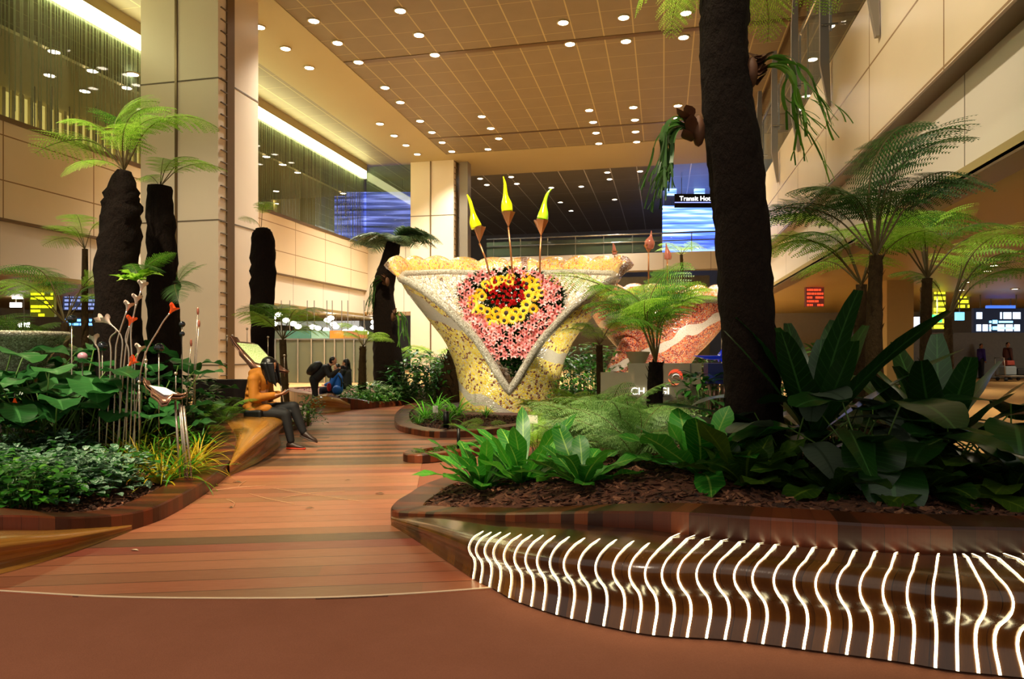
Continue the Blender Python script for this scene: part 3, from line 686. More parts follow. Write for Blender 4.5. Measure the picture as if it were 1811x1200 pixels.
# ---------------------------------------------------------------- plants
MT['fern']=leafmat('fern_green','3a6a1c','5c9428','84b83c',.45,.4)
MT['fern_lime']=leafmat('fern_lime','7cb028','a8d848','c8e868',.45,.45)
MT['fern_dark']=leafmat('fern_deep','28481a','3c6426','54803a',.45,.35)
MT['nest']=leafmat('nest_fern_green','1e6a14','36922a','5cb832',.45,.35,'9cc850',spec=.6)
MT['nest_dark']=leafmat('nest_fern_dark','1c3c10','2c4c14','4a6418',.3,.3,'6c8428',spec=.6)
MT['broad']=leafmat('broad_leaf','12300c','1a4012','265018',.3,.15,'3c6a30',spec=.6)
MT['grey_leaf']=leafmat('grey_green_leaf','4c5848','5c6a58','3c4c3c',.35,.2,'2c3828')
MT['lace']=leafmat('lacy_fern','4a7030','6a9440','8cb45c',.5,.35)
MT['silver']=leafmat('silver_leaf','3a6440','54805c','7c9c84',.4,.2,'1c3c20',('a8c0b0',60,.35))
MT['lowgreen']=leafmat('low_green','1e5214','2f7420','4a9430',.4,.3)
MT['bright']=leafmat('bright_leaf','3c8418','5cb028','94d850',.4,.35)
MT['pale']=leafmat('cream_green_leaf','4c7c34','a8c080','d0dcb0',.4,.3,'3c6c28')
MT['yel']=leafmat('yellow_striped_leaf','7c9020','c8a818','e8b820',.4,.3)
MT['lotus']=leafmat('lotus_leaf','1c4a1e','2f6a30','3f7c3c',.35,.25,'4c8848')
MT['stalk']=plain('fern_stalk','5c4a20',.6,var=.3)
MT['gstalk']=plain('green_stalk','4c6c20',.5,var=.2)
def trunkmat(name,c1,c2):
    t=NT(name); v=t.coord(); n=t.noise(24,t.mapv(v,(1,1,.5)),5,.7); col=t.mix(n,c1,c2); t.l(col,t.b.inputs['Base Color'])
    t.b.inputs['Roughness'].default_value=.95; t.b.inputs['Specular IOR Level'].default_value=.15; t.bump(n,1,.04); return t.mat
MT['trunk']=trunkmat('fibrous_trunk','0f0906','22150d')
MT['slimtrunk']=trunkmat('slim_fern_trunk','24180e','5a4426')
def P_ov(t): return max(.05,math.sin(PI*min(1,.06+t*.94))**.8)
def P_long(t): return max(.03,(min(1,.3+t*1.3))*(1-max(0,(t-.68)/.32)**3))
def P_obl(t): return max(.05,math.sin(PI*min(1,.07+.88*t))**.55)
def P_grass(t): return max(.02,(1-t)**.6*min(1,.5+t*3))
def P_heart(t): return max(.02,(math.sin(PI*min(1,t*.8+.2))**.7)*(1 if t>.05 else .7))
def frond_mesh(name,L,e0,e1,npin,plen,start,mat,pind=.35,fine=True,droop=-.5,seed=0,stalkr=.008,side=0):
    r=random.Random(seed); m=M(); N=30; p=Vector((0,0,0)); pts=[p.copy()]; dirs=[]
    for i in range(N):
        t=i/N; el=e0+(e1-e0)*max(0,(t-start*.8)/(1-start*.8))**.9; az=side*t; d=Vector((math.cos(el)*math.cos(az),math.cos(el)*math.sin(az),math.sin(el))); dirs.append(d); p=p+d*(L/N); pts.append(p.copy())
    m.tube(pts,[stalkr*(1-.8*i/N) for i in range(N+1)],5,1)
    for k in range(npin):
        t=start+(1-start)*(k+.5)/npin; i=min(int(t*N),N-1); b=pts[i]+(pts[i+1]-pts[i])*(t*N-i); d=dirs[i]
        u=(t-start)/(1-start); pl=plen*(math.sin(PI*min(1,.14+.86*(u**.85)))**.75)*r.uniform(.9,1.08)+.01
        for s in (-1,1):
            sd=Vector((-d.y,d.x,0)).normalized()*s; up=Vector((0,0,1))
            dr=(sd*1.0+d*.45+up*r.uniform(-.12,.08)).normalized(); q=b.copy(); ns=max(4,int(pl/(.018 if fine else .04)))
            ns=min(ns,16 if fine else 7)
            pp=[]; 
            for j in range(ns+1):
                pp.append(q.copy()); dd=(dr+Vector((0,0,droop*j/ns))).normalized(); q=q+dd*pl/ns
            nrm=dr.cross(d).normalized()
            fw=d.normalized()
            bb=len(m.v); 
            if fine:
                for j in range(ns):
                    c=pp[j]; e=pp[j+1]; ax=(e-c); wd=pind*pl*.30*(1-(j/ns)**1.6)+.006
                    f2=(fw-ax.normalized()*fw.dot(ax.normalized())).normalized()
                    for s2 in (-1,1):
                        tip_=c+ax*.9+f2*s2*wd; m.poly([c,c+ax*.62,tip_] if s2>0 else [c,tip_,c+ax*.62])
            else:
                for j in range(ns):
                    c=pp[j]; e=pp[j+1]; wd=pind*pl*.22*(1-(j/ns)**1.5)+.004; w2=pind*pl*.22*(1-((j+1)/ns)**1.5)+.001
                    m.poly([c-fw*wd*.5,e-fw*w2*.5,e+fw*w2*.5,c+fw*wd*.5])
    me=m.build(name,[mat,MT['stalk']],None,False); return me
FR={}
def frond_proto(key,*a,**k):
    o=frond_mesh('frond',*a,**k); FR[key]=o.data; bpy.data.objects.remove(o); return key
D=math.radians
frond_proto('arch',1.0,D(66),D(-35),23,0.295,0.34,MT['fern'],seed=1)
frond_proto('arch2',1.0,D(50),D(-40),23,0.295,0.3,MT['fern'],seed=2)
frond_proto('flat',1.0,D(22),D(-32),21,0.284,.12,MT['fern'],seed=3)
frond_proto('lime_arch',1.0,D(64),D(-38),23,0.295,0.36,MT['fern_lime'],seed=4)
frond_proto('lime_flat',1.0,D(42),D(-35),21,0.284,0.25,MT['fern_lime'],seed=5)
frond_proto('dark_arch',1.0,D(66),D(-30),25,0.273,0.36,MT['fern_dark'],seed=6)
frond_proto('dark_flat',1.0,D(52),D(-28),25,0.273,0.34,MT['fern_dark'],seed=7)
frond_proto('up',1.0,D(72),D(10),18,.25,.3,MT['lace'],seed=8)
frond_proto('crown',1.0,D(34),D(-50),30,.36,.06,leafmat('grey_green_fern','3c5434','5c7450','84986c',.5,.3),fine=False,pind=.6,seed=29)
frond_proto('droop',1.0,D(10),D(-60),27,0.312,.12,MT['fern_dark'],seed=9)
frond_proto('droop_lime',1.0,D(20),D(-75),25,0.312,.1,MT['fern_lime'],seed=10)
for a,b_ in list(FR.items()): pass
def add_fronds(root,lst,base=(0,0,0)):
    for (key,az,sc,tilt) in lst:
        o=bpy.data.objects.new('frond',FR[key]); S.collection.objects.link(o); o.parent=root; o.location=base
        o.rotation_euler=(random.uniform(-.35,.35),-D(tilt+random.uniform(-6,8)),D(az+random.uniform(-6,6))); o.scale=(sc*1.08,)*3
def trunk(root,pts,rad,mat,n=14,jit=.05,name='trunk',scales=0):
    m=M(); pp=crom(pts,6,False); rr=[v.x for v in crom([(r,0,0) for r in rad],6,False)]
    m.tube(pp,rr,n,0,jit=jit)
    if scales:
        for k in range(scales):
            i=random.randrange(1,len(pp)-1); a=random.uniform(0,2*PI); c=pp[i]+Vector((math.cos(a),math.sin(a),0))*rr[i]*.92
            m.blade(c,a,D(70),D(60),rr[i]*1.3,rr[i]*.7,P_grass,2,.3,0)
    o=m.build(name,mat,None,True); o.parent=root; o.matrix_parent_inverse=Matrix.Translation(-Vector(root.location)); return o
# camera-facing azimuths: az 0 = +X(right), 90 = away, -90 = toward the eye
def treefern(d,pxs,rads,fr,label,base_z,mat='slimtrunk',scales=30,group=None,name='tree_fern',jit=.08):
    pts=[]
    for (px,py) in pxs: pts.append(AT(px,d,HZ(py,d)))
    b=pts[0]; pts=[Vector((b.x,b.y,base_z-.03))]+pts if b.z>base_z+.05 else pts
    rads=[rads[0]]*(len(pts)-len(rads))+list(rads)
    root=empty(name,(b.x,b.y,base_z),label,'tree fern',group)
    trunk(root,pts,rads,MT[mat],14,jit,'trunk',scales)
    top=pts[-1]-Vector(root.location); add_fronds(root,fr,tuple(top)); return root
R=random.Random(5)
def ring(keys,n,sc,t0,t1,a0=0,seed=0,a1=360):
    r=random.Random(seed); return [(keys[i%len(keys)],a0+(a1*i/n)+r.uniform(-12,12),sc*r.uniform(.85,1.12),r.uniform(t0,t1)) for i in range(n)]
# right-hand group
treefern(6.0,[(1548,780),(1546,640),(1547,540),(1549,452)],[.075,.07,.062,.055],[('dark_arch',172,1.15,-8),('dark_arch',195,1.05,-5),('dark_flat',160,1.2,0),('dark_arch',28,1.2,8),('dark_arch',12,1.2,0),('dark_arch',60,1.1,12),('dark_arch',-25,1.0,4),('dark_flat',110,1.0,8),('dark_arch',-70,.8,4),('dark_arch',-130,.85,0),('dark_flat',75,1.15,20),('dark_arch',20,1.65,22),('dark_arch',5,1.35,14),('dark_arch',35,1.4,30),('dark_arch',150,1.0,20)],'dark-fronded tree fern with a slim trunk, tallest of those by the right wall',.5)
treefern(7.4,[(1521,700),(1521,600),(1524,503)],[.07,.065,.055],ring(['lime_arch','arch','lime_flat'],8,1.15,-4,10,20,31)+[('lime_arch',178,1.4,4),('lime_flat',190,1.3,10)],'tree fern with pale lime fronds and a short trunk just left of the dark one',.4)
treefern(7.4,[(1638,720),(1637,600),(1640,492)],[.065,.058,.05],[('lime_arch',95,1.3,10),('lime_arch',150,1.15,6),('lime_flat',175,1.25,6),('arch',60,1.2,20),('lime_arch',20,1.2,10),('lime_flat',0,1.3,12),('arch',-40,1.0,4),('lime_arch',130,1.25,14),('lime_arch',-110,.9,4)],'tree fern with yellow green fronds in front of the lit flight boards',.4)
treefern(8.0,[(1680,700),(1678,640),(1677,560)],[.055,.05,.04],[('fern' if 0 else 'arch',5,1.5,0),('arch2',-10,1.2,0),('lime_arch',30,1.6,16),('arch',150,.9,12),('lime_arch',70,1.2,20),('arch2',12,1.3,8)],'small slender tree fern reaching over the direction sign',.35)
# centre palm-like tree fern before the orange vase
treefern(6.8,[(1158,800),(1158,720),(1160,640)],[.085,.08,.07],[('arch',172,1.15,14),('arch2',150,1.1,14),('lime_arch',20,1.05,26),('lime_arch',5,1.0,16),('arch',50,1.1,30),('arch',-60,.8,10),('arch2',-120,.85,14),('lime_flat',165,1.55,32),('lime_arch',100,1.1,20),('lime_arch',-20,1.0,28),('arch',35,1.15,38),('lime_arch',-90,.9,24)],'tree fern with arching fronds in front of the orange mosaic vase',.3,'trunk',40)
# the big dark leaning trunk
bt=empty('tree_fern',(AT(1332,5.2).x,AT(1332,5.2).y,.5),'massive dark leaning trunk with staghorn ferns, cut by the top of the frame','tree fern')
pts=[AT(px,5.2,HZ(py,5.2)) for px,py in [(1340,840),(1334,740),(1328,640),(1320,540),(1311,400),(1299,280),(1285,170),(1280,80),(1283,0),(1290,-90)]]
trunk(bt,pts,[.23,.215,.205,.2,.2,.2,.185,.175,.185,.17],MT['trunk'],20,.06,'trunk',0)
tp=pts[-1]-Vector(bt.location); add_fronds(bt,[('droop_lime',190,.9,-8),('droop_lime',10,1.0,-14),('droop_lime',60,.95,-10),('droop_lime',130,.9,0),('droop_lime',-30,.8,0),('arch',95,1.2,0)],tuple(tp))
# staghorn ferns: woody shield and forked hanging blades
def staghorn(px,py,d,side,n,L,label,spread,seed,down=(-88,-60),grp=None):
    r=random.Random(seed); c=AT(px,d,HZ(py,d)); root=empty('staghorn_fern',c,label,'fern',grp)
    m=M(); m.ell((-side*.03,0,0),(.05,.09,.12),10,0)
    for k in range(14): m.blade((side*.02,r.uniform(-.06,.06),r.uniform(-.1,.12)),r.uniform(0,PI) if side>0 else r.uniform(PI/2,1.5*PI),r.uniform(-.2,1.2),r.uniform(.4,1.4),r.uniform(.1,.17),.1,P_ov,4,.3,0)
    sh=m.build('shield',plain('brown_shield_frond','5a3418',.7,var=.4) if 'brown_shield_frond' not in bpy.data.materials else bpy.data.materials['brown_shield_frond'],root)
    m=M()
    def fork(p,az,el,l,w,depth):
        q=Vector(p); segs=6; e=el; b=len(m.v)
        de=(r.uniform(*down)*PI/180-el)*.22
        sd=Vector((-math.sin(az),math.cos(az),0))
        for i in range(segs+1):
            ww=w*(.6+.4*math.sin(PI*i/segs*.6+.3)); m.v+= [tuple(q-sd*ww/2),tuple(q+Vector((0,0,.004))),tuple(q+sd*ww/2)]
            dr=Vector((math.cos(e)*math.cos(az),math.cos(e)*math.sin(az),math.sin(e)))
            if i<segs: q=q+dr*l/segs; e+=de
        for i in range(segs):
            for k in (0,1): a=b+i*3+k; m.face((a,a+1,a+4,a+3))
        if depth>0:
            for s in (-1,1): fork(q,az+s*r.uniform(.25,.6),e+r.uniform(-.1,.25),l*r.uniform(.5,.8),w*.62,depth-1)
    for k in range(n):
        az=(0 if side>0 else PI)+r.uniform(-spread,spread); fork((side*.05,0,r.uniform(0,.08)),az,r.uniform(.0,.9),L*r.uniform(.3,.5),.05,2 if k%3 else 3)
    m.build('blades',MT['fern_dark'] if side<0 else MT['fern'],root); return root
staghorn(1228,232,5.15,-1,13,.75,'staghorn fern hanging on the left side of the massive leaning trunk',1.1,11)
staghorn(1336,128,5.15,1,8,.9,'staghorn fern hanging on the right side of the massive leaning trunk',.8,12,(-85,-40))
# two thick trunks on the left with pale fronds
def thick(d,pxs,rads,fr,label,bz=.1,mat='trunk'):
    return treefern(d,pxs,rads,fr,label,bz,mat,0,jit=.12)
thick(8.2,[(212,780),(212,640),(208,500),(213,400),(216,345),(219,302)],[.27,.26,.24,.225,.19,.08],[('lime_arch',78,1.25,22),('lime_arch',25,1.35,-2),('lime_arch',10,1.0,8),('lime_flat',175,1.5,6),('arch',160,1.2,18),('lime_flat',130,1.1,22),('lime_arch',-160,.95,12),('lime_flat',-35,.9,5),('lime_arch',60,1.2,34),('droop_lime',-120,.7,0)],'thickest dark trunk at the left crowned with airy lime fronds')
thick(8.9,[(292,760),(290,600),(287,500),(284,400),(283,330)],[.21,.2,.19,.17,.15],[('lime_flat',15,.9,6),('lime_flat',-50,.7,0),('droop_lime',-80,.5,10),('lime_arch',60,.9,0),('lime_flat',-20,.8,10)],'second dark trunk standing just right of the thickest one, left of the pillar')
thick(14,[(464,720),(464,560),(466,480),(464,420),(462,404)],[.22,.24,.25,.22,.12],[('lime_arch',100,.8,30),('lime_flat',180,.6,10)],'bulging dark trunk half hidden behind the pillar edge')
# epiphyte on thick trunk
c=AT(245,7.9,HZ(490,7.9)); e=empty('basket_fern',c,'pale green basket fern growing out of the thickest left trunk','fern')
m=M()
for k in range(16): m.blade((0,0,-.05),random.uniform(-2.8,.5),random.uniform(.2,1.0),random.uniform(-.6,.2),random.uniform(.18,.34),.09,P_ov,6,.25,0,.5)
m.build('foliage',MT['fern_lime'],e); add_fronds(e,[('flat',10,.5,30),('flat',50,.5,45),('droop',-20,.5,20),('flat',150,.4,30)])
c=AT(312,8.75,HZ(505,8.75)); e=empty('basket_fern',c,'narrow green fern hanging on the second left trunk','fern'); add_fronds(e,[('flat',20,.45,40),('droop',-20,.55,10),('droop',-60,.6,0),('flat',60,.4,50)])
m=M(); m.ell((0,0,0),(.06,.06,.08),8); m.build('root_ball',MT['trunk'],e)
# slender palm at far left
treefern(10,[(113,720),(113,640),(115,570)],[.07,.06,.05],[('arch',175,1.6,2),('lime_arch',195,1.3,-4),('lime_arch',20,1.5,6),('arch',140,1.2,6),('lime_arch',5,1.0,-8),('arch',60,1.1,6),('lime_flat',-120,1.2,0)],'slender tree fern at the far left in front of the lit boards',.2,'slimtrunk',10)
treefern(12,[(40,700),(30,640)],[.06,.05],ring(['lime_flat','arch'],8,1.3,0,14,0,44),'short lime green fern at the left frame edge behind the mosaic bowl',.2,'slimtrunk',6)
treefern(10.4,[(150,640),(150,440)],[.05,.04],[('lime_flat',170,.9,5),('lime_arch',20,.8,0),('lime_arch',150,.9,12),('lime_flat',185,.8,-4),('lime_flat',-60,.7,0)],'thin stemmed tree fern rising just left of the thickest trunk',.2,'slimtrunk',6)
# trunk left of the vase with its grey-green crown
treefern(18,[(690,680),(683,600),(678,520),(684,480),(697,430)],[.42,.34,.28,.25,.19],[('crown',a_,s_*.98,4) for a_,s_ in ((180,1.35),(150,1.2),(205,1.25),(0,1.4),(25,1.2),(-30,1.2),(90,1.1),(-70,.95),(-110,.95),(60,1.2),(120,1.2),(-150,1.1),(165,1.2),(12,1.25),(-12,1.25),(-165,1.2),(40,1.2),(140,1.2),(-50,1.0),(75,1.1))]+[('up',80,.6,10)],'curved dark trunk with a flat grey green crown left of the vase',.1,'trunk',0)
staghorn(683,498,17.6,-1,9,1.1,'small fern clinging to the left of the curved trunk near the vase',1.4,21)
staghorn(697,560,17.6,1,7,1.0,'brown and green fern low on the right of the curved trunk',1.0,22)
treefern(16.6,[(641,700),(641,650),(642,612)],[.1,.09,.08],ring(['lime_flat','lime_arch'],9,.9,-6,6,0,45),'little tree fern with a pencil slim trunk left of the curved trunk',.1)
treefern(20,[(770,700),(775,640)],[.2,.15],ring(['lime_flat','flat'],9,1.2,-4,8,0,46),'lime fern crown behind the shrubs between the trunk and the vase',.1)
treefern(17.2,[(801,720),(800,660),(799,618)],[.42,.3,.1],[],'short pointed brown stump just left of the vase foot',.1,'slimtrunk',50,name='tree_stump')
treefern(13,[(505,720),(500,600)],[.08,.06],ring(['lime_flat','arch'],9,1.15,-2,14,0,47),'lime fern crown behind the seated woman and beside the pillar',.15)
treefern(12.5,[(1062,720),(1060,610)],[.07,.06],ring(['lime_flat','lime_arch'],8,.85,-2,10,0,48),'lime fern between the two mosaic vases',.1)
treefern(22,[(1210,560),(1205,450)],[.06,.05],ring(['lime_flat'],7,.9,-2,10,0,49),'bright fern top showing above the rim of the orange vase',-.02)

# ---- single-mesh plants
def nest(name,n,L,Wd,mat,seed,el=(.35,1.25),prof=P_long,wave=.5,fold=.12,drop=(.1,.9),inner=.03,stalk=0,smat=None):
    random.seed(seed); m=M()
    for k in range(n):
        az=2*PI*k*.381966+random.uniform(-.25,.25); u=k/n; e0=el[0]+(el[1]-el[0])*u; e1=e0-random.uniform(*drop); l=L*random.uniform(.75,1.1)*(1 if u<.8 else .8)
        b=Vector((math.cos(az)*inner,math.sin(az)*inner,0))
        if stalk:
            tip=b+Vector((math.cos(az)*math.cos(e0),math.sin(az)*math.cos(e0),math.sin(e0)))*stalk*random.uniform(.6,1.15); m.tube([b,(b+tip)/2+Vector((0,0,.03)),tip],[.008,.006,.005],5,1); b=tip; e0=random.uniform(-.3,.5); e1=e0-random.uniform(*drop)
        m.blade(b,az,e0,e1,l,Wd*random.uniform(.8,1.15),prof,11,fold,0,wave*.5,random.uniform(-.25,.25),random.uniform(-.3,.3))
    return m.build(name,[mat,smat or MT['gstalk']],None)
def put(o,loc,label,cat,group=None,rz=0,sc=1):
    o.location=loc; o.rotation_euler=(0,0,rz); o.scale=(sc,)*3; return tag(o,label,cat,group)
def copyto(o,loc,label=None,rz=0,sc=1,group=None):
    c=o.copy(); S.collection.objects.link(c); c.location=loc; c.rotation_euler=(0,0,rz); c.scale=(sc,)*3
    if label: c['label']=label
    if group: c['group']=group
    return c
def onR(px,d): p=AT(px,d); return Vector((p.x,p.y,soilR(p.x,p.y)))
n1=put(nest('nest_fern',22,0.65,0.130,MT['nest'],51),onR(850,5.7),'bright glossy nest fern at the tip of the right planter','fern')
put(nest('nest_fern',24,0.69,0.136,MT['nest'],52),onR(922,5.55),'bright nest fern second from the tip with upright pale leaf','fern')
put(nest('nest_fern',20,0.57,0.142,MT['nest'],53,el=(.2,1.1)),onR(1030,4.9),'bright low nest fern standing right at the kerb above the bench','fern')
put(nest('nest_fern',20,0.69,0.193,MT['nest'],54,el=(.1,1.3)),onR(1238,4.75),'green nest fern with broad ribbed leaves left of the massive trunk','fern')
put(nest('nest_fern',17,0.53,0.216,MT['nest_dark'],55,el=(.3,1.3)),onR(1320,4.4),'dim olive nest fern at the foot of the massive trunk','fern')
put(nest('nest_fern',17,0.57,0.182,MT['nest_dark'],56,el=(.1,1.0),drop=(.4,1.3)),onR(1475,4.15),'dim olive nest fern with curling leaves near the middle of the right kerb','fern')
put(nest('nest_fern',18,0.60,0.193,MT['nest_dark'],57,el=(.1,.9),drop=(.4,1.3)),onR(1635,4.1),'dim nest fern with a wide curled leaf behind the kerb','fern')
put(nest('nest_fern',18,0.62,0.182,MT['nest_dark'],58,el=(.2,1.1),drop=(.3,1.2)),onR(1790,4.1),'dim nest fern at the right frame edge behind the kerb','fern')
BL='broad_leaved_plant'
put(nest(BL,13,1.09,0.210,MT['broad'],61,el=(.7,1.45),prof=P_obl,wave=.15,drop=(.0,.5)),onR(1440,4.9)+Vector((0,0,.26)),'tallest dark plant with upright strap leaves right of the massive trunk','plant')
put(nest(BL,14,0.87,0.182,MT['broad'],62,el=(.3,1.4),prof=P_obl,wave=.15,drop=(.1,.8),stalk=.42),onR(1500,4.8),'dark plant with stalked leaves below the tallest strap leaves','plant')
put(nest(BL,14,0.87,0.210,MT['broad'],63,el=(.6,1.45),prof=P_obl,wave=.15,drop=(.0,.5)),onR(1660,4.9)+Vector((0,0,.16)),'dark upright broad plant under the slim tree fern at the right','plant')
put(nest(BL,16,0.70,0.126,MT['broad'],64,el=(.2,1.1),prof=P_obl,wave=.1,drop=(.2,.8),stalk=.4),onR(1755,4.9),'dark narrow leaved plant reaching over the tan floor at the right edge','plant')
put(nest(BL,13,0.48,0.350,MT['broad'],65,el=(.3,1.3),prof=P_obl,wave=.1,drop=(.6,1.4),stalk=.55),onR(1540,4.5),'dark plant with big round leaves amid the right planter','plant')
put(nest(BL,13,0.46,0.336,MT['broad'],66,el=(.3,1.3),prof=P_obl,wave=.1,drop=(.6,1.4),stalk=.52),onR(1680,4.5),'dark round leaved plant right of the amid-planter one','plant')
put(nest(BL,12,0.48,0.336,MT['broad'],67,el=(.3,1.3),prof=P_obl,wave=.1,drop=(.6,1.4),stalk=.5),onR(1790,4.6),'dark round leaved plant at the right frame edge','plant')
put(nest(BL,11,0.50,0.238,MT['grey_leaf'],68,el=(.4,1.3),prof=P_obl,wave=.1,drop=(.6,1.4),stalk=.55),onR(1392,4.9),'plant with grey sheen leaves beside the massive trunk','plant')
put(nest(BL,12,0.46,0.210,MT['broad'],69,el=(.3,1.3),prof=P_obl,wave=.1,drop=(.5,1.3),stalk=.46),onR(1420,5.6),'dark bushy plant behind the grey sheen leaves','plant')
put(nest(BL,12,0.50,0.224,MT['grey_leaf'],70,el=(.4,1.3),prof=P_obl,wave=.1,drop=(.5,1.2),stalk=.6),onR(1475,5.2),'plant with dull grey leaves between the strap leaves','plant')
put(nest(BL,14,0.63,0.182,MT['broad'],71,el=(.3,1.3),prof=P_obl,wave=.1,drop=(.4,1.0),stalk=.42),onR(1600,5.6),'dark leafy plant behind the upright broad plants','plant')
# lacy ferns
def lacy(px,d,n,sc,label,keys=('up','arch'),soil=None,tilt=(0,32),grp=None,seed=1,z=None):
    p=AT(px,d); zz=z if z is not None else (soil or soilR)(p.x,p.y); r=random.Random(seed)
    root=empty('lacy_fern',(p.x,p.y,zz),label,'fern',grp); add_fronds(root,[(keys[i%len(keys)],i*360/n+r.uniform(-20,20),sc*r.uniform(.7,1.1),r.uniform(*tilt)) for i in range(n)]); return root
frond_proto('lace_arch',1.0,D(70),D(-30),18,.25,.12,MT['lace'],pind=.55,seed=18)
frond_proto('lace_low',1.0,D(45),D(-35),18,.25,.1,leafmat('lacy_fern_light','6c9450','8cb468','a8cc80',.5,.35),pind=.55,seed=19)
for i,(px,d,sc,lb) in enumerate([(1050,6.5,.62,'greyish lacy fern behind the middle nest ferns'),(1105,6.0,.66,'lacy fern bush just left of the centre tree fern'),(1088,7.0,.66,'taller lacy fern behind the lacy bush'),(1010,7.0,.5,'soft lacy fern above the second nest fern'),(1125,5.5,.5,'drooping lacy fern low beside the centre trunk'),(1150,7.2,.6,'lacy fern around the foot of the centre tree fern')]):
    lacy(px,d,17,sc*1.35,lb,('lace_arch','lace_low'),seed=i)
for i,(px,d,sc,lb) in enumerate([(950,7.4,.42,'yellow green fern behind the bright nest ferns'),(985,8.0,.5,'yellow green fern left of the lacy bushes')]):
    lacy(px,d,12,sc*1.3,lb,('lime_arch','lime_flat'),seed=20+i)
lacy(948,12.6,14,.62,'lime fern rosette before the foot of the yellow vase',('lime_arch','lime_flat'),soilM,seed=31)
lacy(820,10.95,7,.42,'flat lime fern near the front kerb of the island planter',('lime_flat','flat'),soilM,(-10,8),seed=32)
lacy(860,11.1,7,.4,'pale flat fern spreading over the island mulch',('flat','lime_flat'),soilM,(-12,5),seed=33)
lacy(1010,12.6,12,.75,'lime fern right of the yellow vase foot',('lime_flat','lime_arch'),soilM,seed=34)
lacy(1080,14.5,12,.9,'lime fern below the left flank of the orange vase',('lime_arch','lime_flat'),soilM,seed=35)
for i,(px,d,lb) in enumerate([(395,8.9,'pale fern by the kerb below the info stand'),(345,8.6,'broad green fern between the stand and the second trunk'),(375,9.6,'fern under the information board')]):
    lacy(px,d,10,.55,lb,('flat','arch2'),soilL,seed=40+i)
# strap-leaved clumps in island
def grassy(name,n,L,Wd,mat,seed,el=(.5,1.4),drop=(.8,1.9)): return nest(name,n,L,Wd,mat,seed,el,P_grass,0,.2,drop,.04)
g1=grassy('strap_clump',34,.62,.035,MT['bright'],81)
def onM(px,d): p=AT(px,d); return Vector((p.x,p.y,soilM(p.x,p.y)))
put(g1,onM(752,12.6),'green strap leaved clump with the white label at the island nose','plant')
copyto(g1,onM(790,12.2),'green strap leaved clump behind the dark garden spotlight',1,1)
copyto(g1,onM(808,13.4),'taller strap clump at the left foot of the vase',2,1.1)
copyto(g1,onM(772,14.2),'strap clump at the back of the island left of the vase',3,1.0)
copyto(g1,onM(860,13.2),'thin strap clump in front of the vase foot',2.5,.6)
copyto(g1,onM(740,11.9),'small strap clump closest to the island nose',4,.55)
# shrubs
def bush(name,n,R_,H,l,wd,mats,seed,prof=P_ov,flat=.5):
    random.seed(seed); m=M()
    for k in range(n):
        a=random.uniform(0,2*PI); u=random.random()**.6; h=random.random(); rr=R_*u*math.sqrt(max(.05,1-(h*.92)**2.2)); c=Vector((math.cos(a)*rr,math.sin(a)*rr,.04+h*H))
        m.blade(c,a+random.uniform(-.9,.9),random.uniform(-.3,.9),random.uniform(-1.1,.1),l*random.uniform(.6,1.15),wd*random.uniform(.7,1.1),prof,4,.18,0 if random.random()<.75 else 1)
    for k in range(max(5,n//12)):
        a=random.uniform(0,2*PI); rr=R_*.6*random.random(); m.tube([(rr*.4*math.cos(a),rr*.4*math.sin(a),-.03),(rr*math.cos(a),rr*math.sin(a),H*.75)],.006,4,2)
    return m.build(name,list(mats)+[MT['gstalk']],None)
b1=bush('shrub',240,.75,1.15,.22,.09,[MT['lowgreen'],MT['bright']],91)
b2=bush('shrub',240,.8,.85,.26,.10,[MT['broad'],MT['lowgreen']],92)
b3=bush('shrub',200,.6,.4,.2,.075,[MT['pale'],MT['lowgreen']],93)
b4=bush('shrub',260,.7,.22,.1,.04,[MT['bright'],MT['lowgreen']],94)
put(b1,AT(770,17.2,.1),'tall leafy shrub between the curved trunk and the vase','shrub')
copyto(b1,AT(735,18.5,.1),'tall leafy shrub right behind the curved trunk',1,1.05)
copyto(b1,AT(805,19,.1),'leafy shrub hidden behind the pointed brown stump',2,.95)
put(b2,AT(720,17.2,.1),'dark narrow leaved shrub at the foot of the curved trunk','shrub')
copyto(b2,AT(755,17.2,.1),'dark shrub in front of the tall shrub',2,.9)
put(b3,AT(655,16.6,.1),'low cream variegated plants left of the curved trunk foot','shrub','cream variegated plants below the curved trunk')
for i,(px,d) in enumerate([(675,16.4),(700,16.9),(630,16.6),(722,17.4)]): copyto(b3,AT(px,d,.1),'low cream variegated plants round the curved trunk foot',i,.8)
put(b4,AT(620,16.1,.1),'small bright green ground cover along the far kerb','ground cover','bright ground cover along the far kerb')
for i,(px,d) in enumerate([(645,16.0),(670,16.3),(695,16.9),(720,17.6),(745,18.6)]): copyto(b4,AT(px,d,.1),None,i,.85)
for i,(px,d,sc,lb) in enumerate([(1010,16.5,1.0,'leafy shrub right behind the yellow vase foot'),(1040,14.5,.8,'leafy shrub left of the grey name sign'),(1080,17,1,'shrub under the orange vase'),(1245,15,.9,'shrub behind the blue glass dish'),(1025,18.5,1.1,'leafy shrub filling the gap between the two vases'),(1055,19.5,1.2,'tall shrub farthest back between the two vases'),(1000,13.6,.55,'low shrub by the right foot of the yellow vase'),(1225,11.5,.7,'shrub just behind the right end of the name sign'),(1100,12,.5,'pale leafy shrub before the grey name sign')]):
    copyto(b1,AT(px,d,.1),lb,i*1.3,sc)
for i,(px,d,sc,lb) in enumerate([(1210,9.2,.55,'speckled pale shrub below the sign lettering'),(1185,8.8,.5,'pale green shrub left of the speckled one'),(1115,8.9,.6,'white green shrub before the sign at its left end'),(1240,9.6,.7,'leafy shrub between the sign and the massive trunk')]):
    p=AT(px,d,.2); copyto(b3 if i<3 else b2,p,lb,i*1.1,sc*1.3,)
c=copyto(b1,AT(545,11.3,.1),'bright green bush seen past the seated woman\'s knees',1,.42)
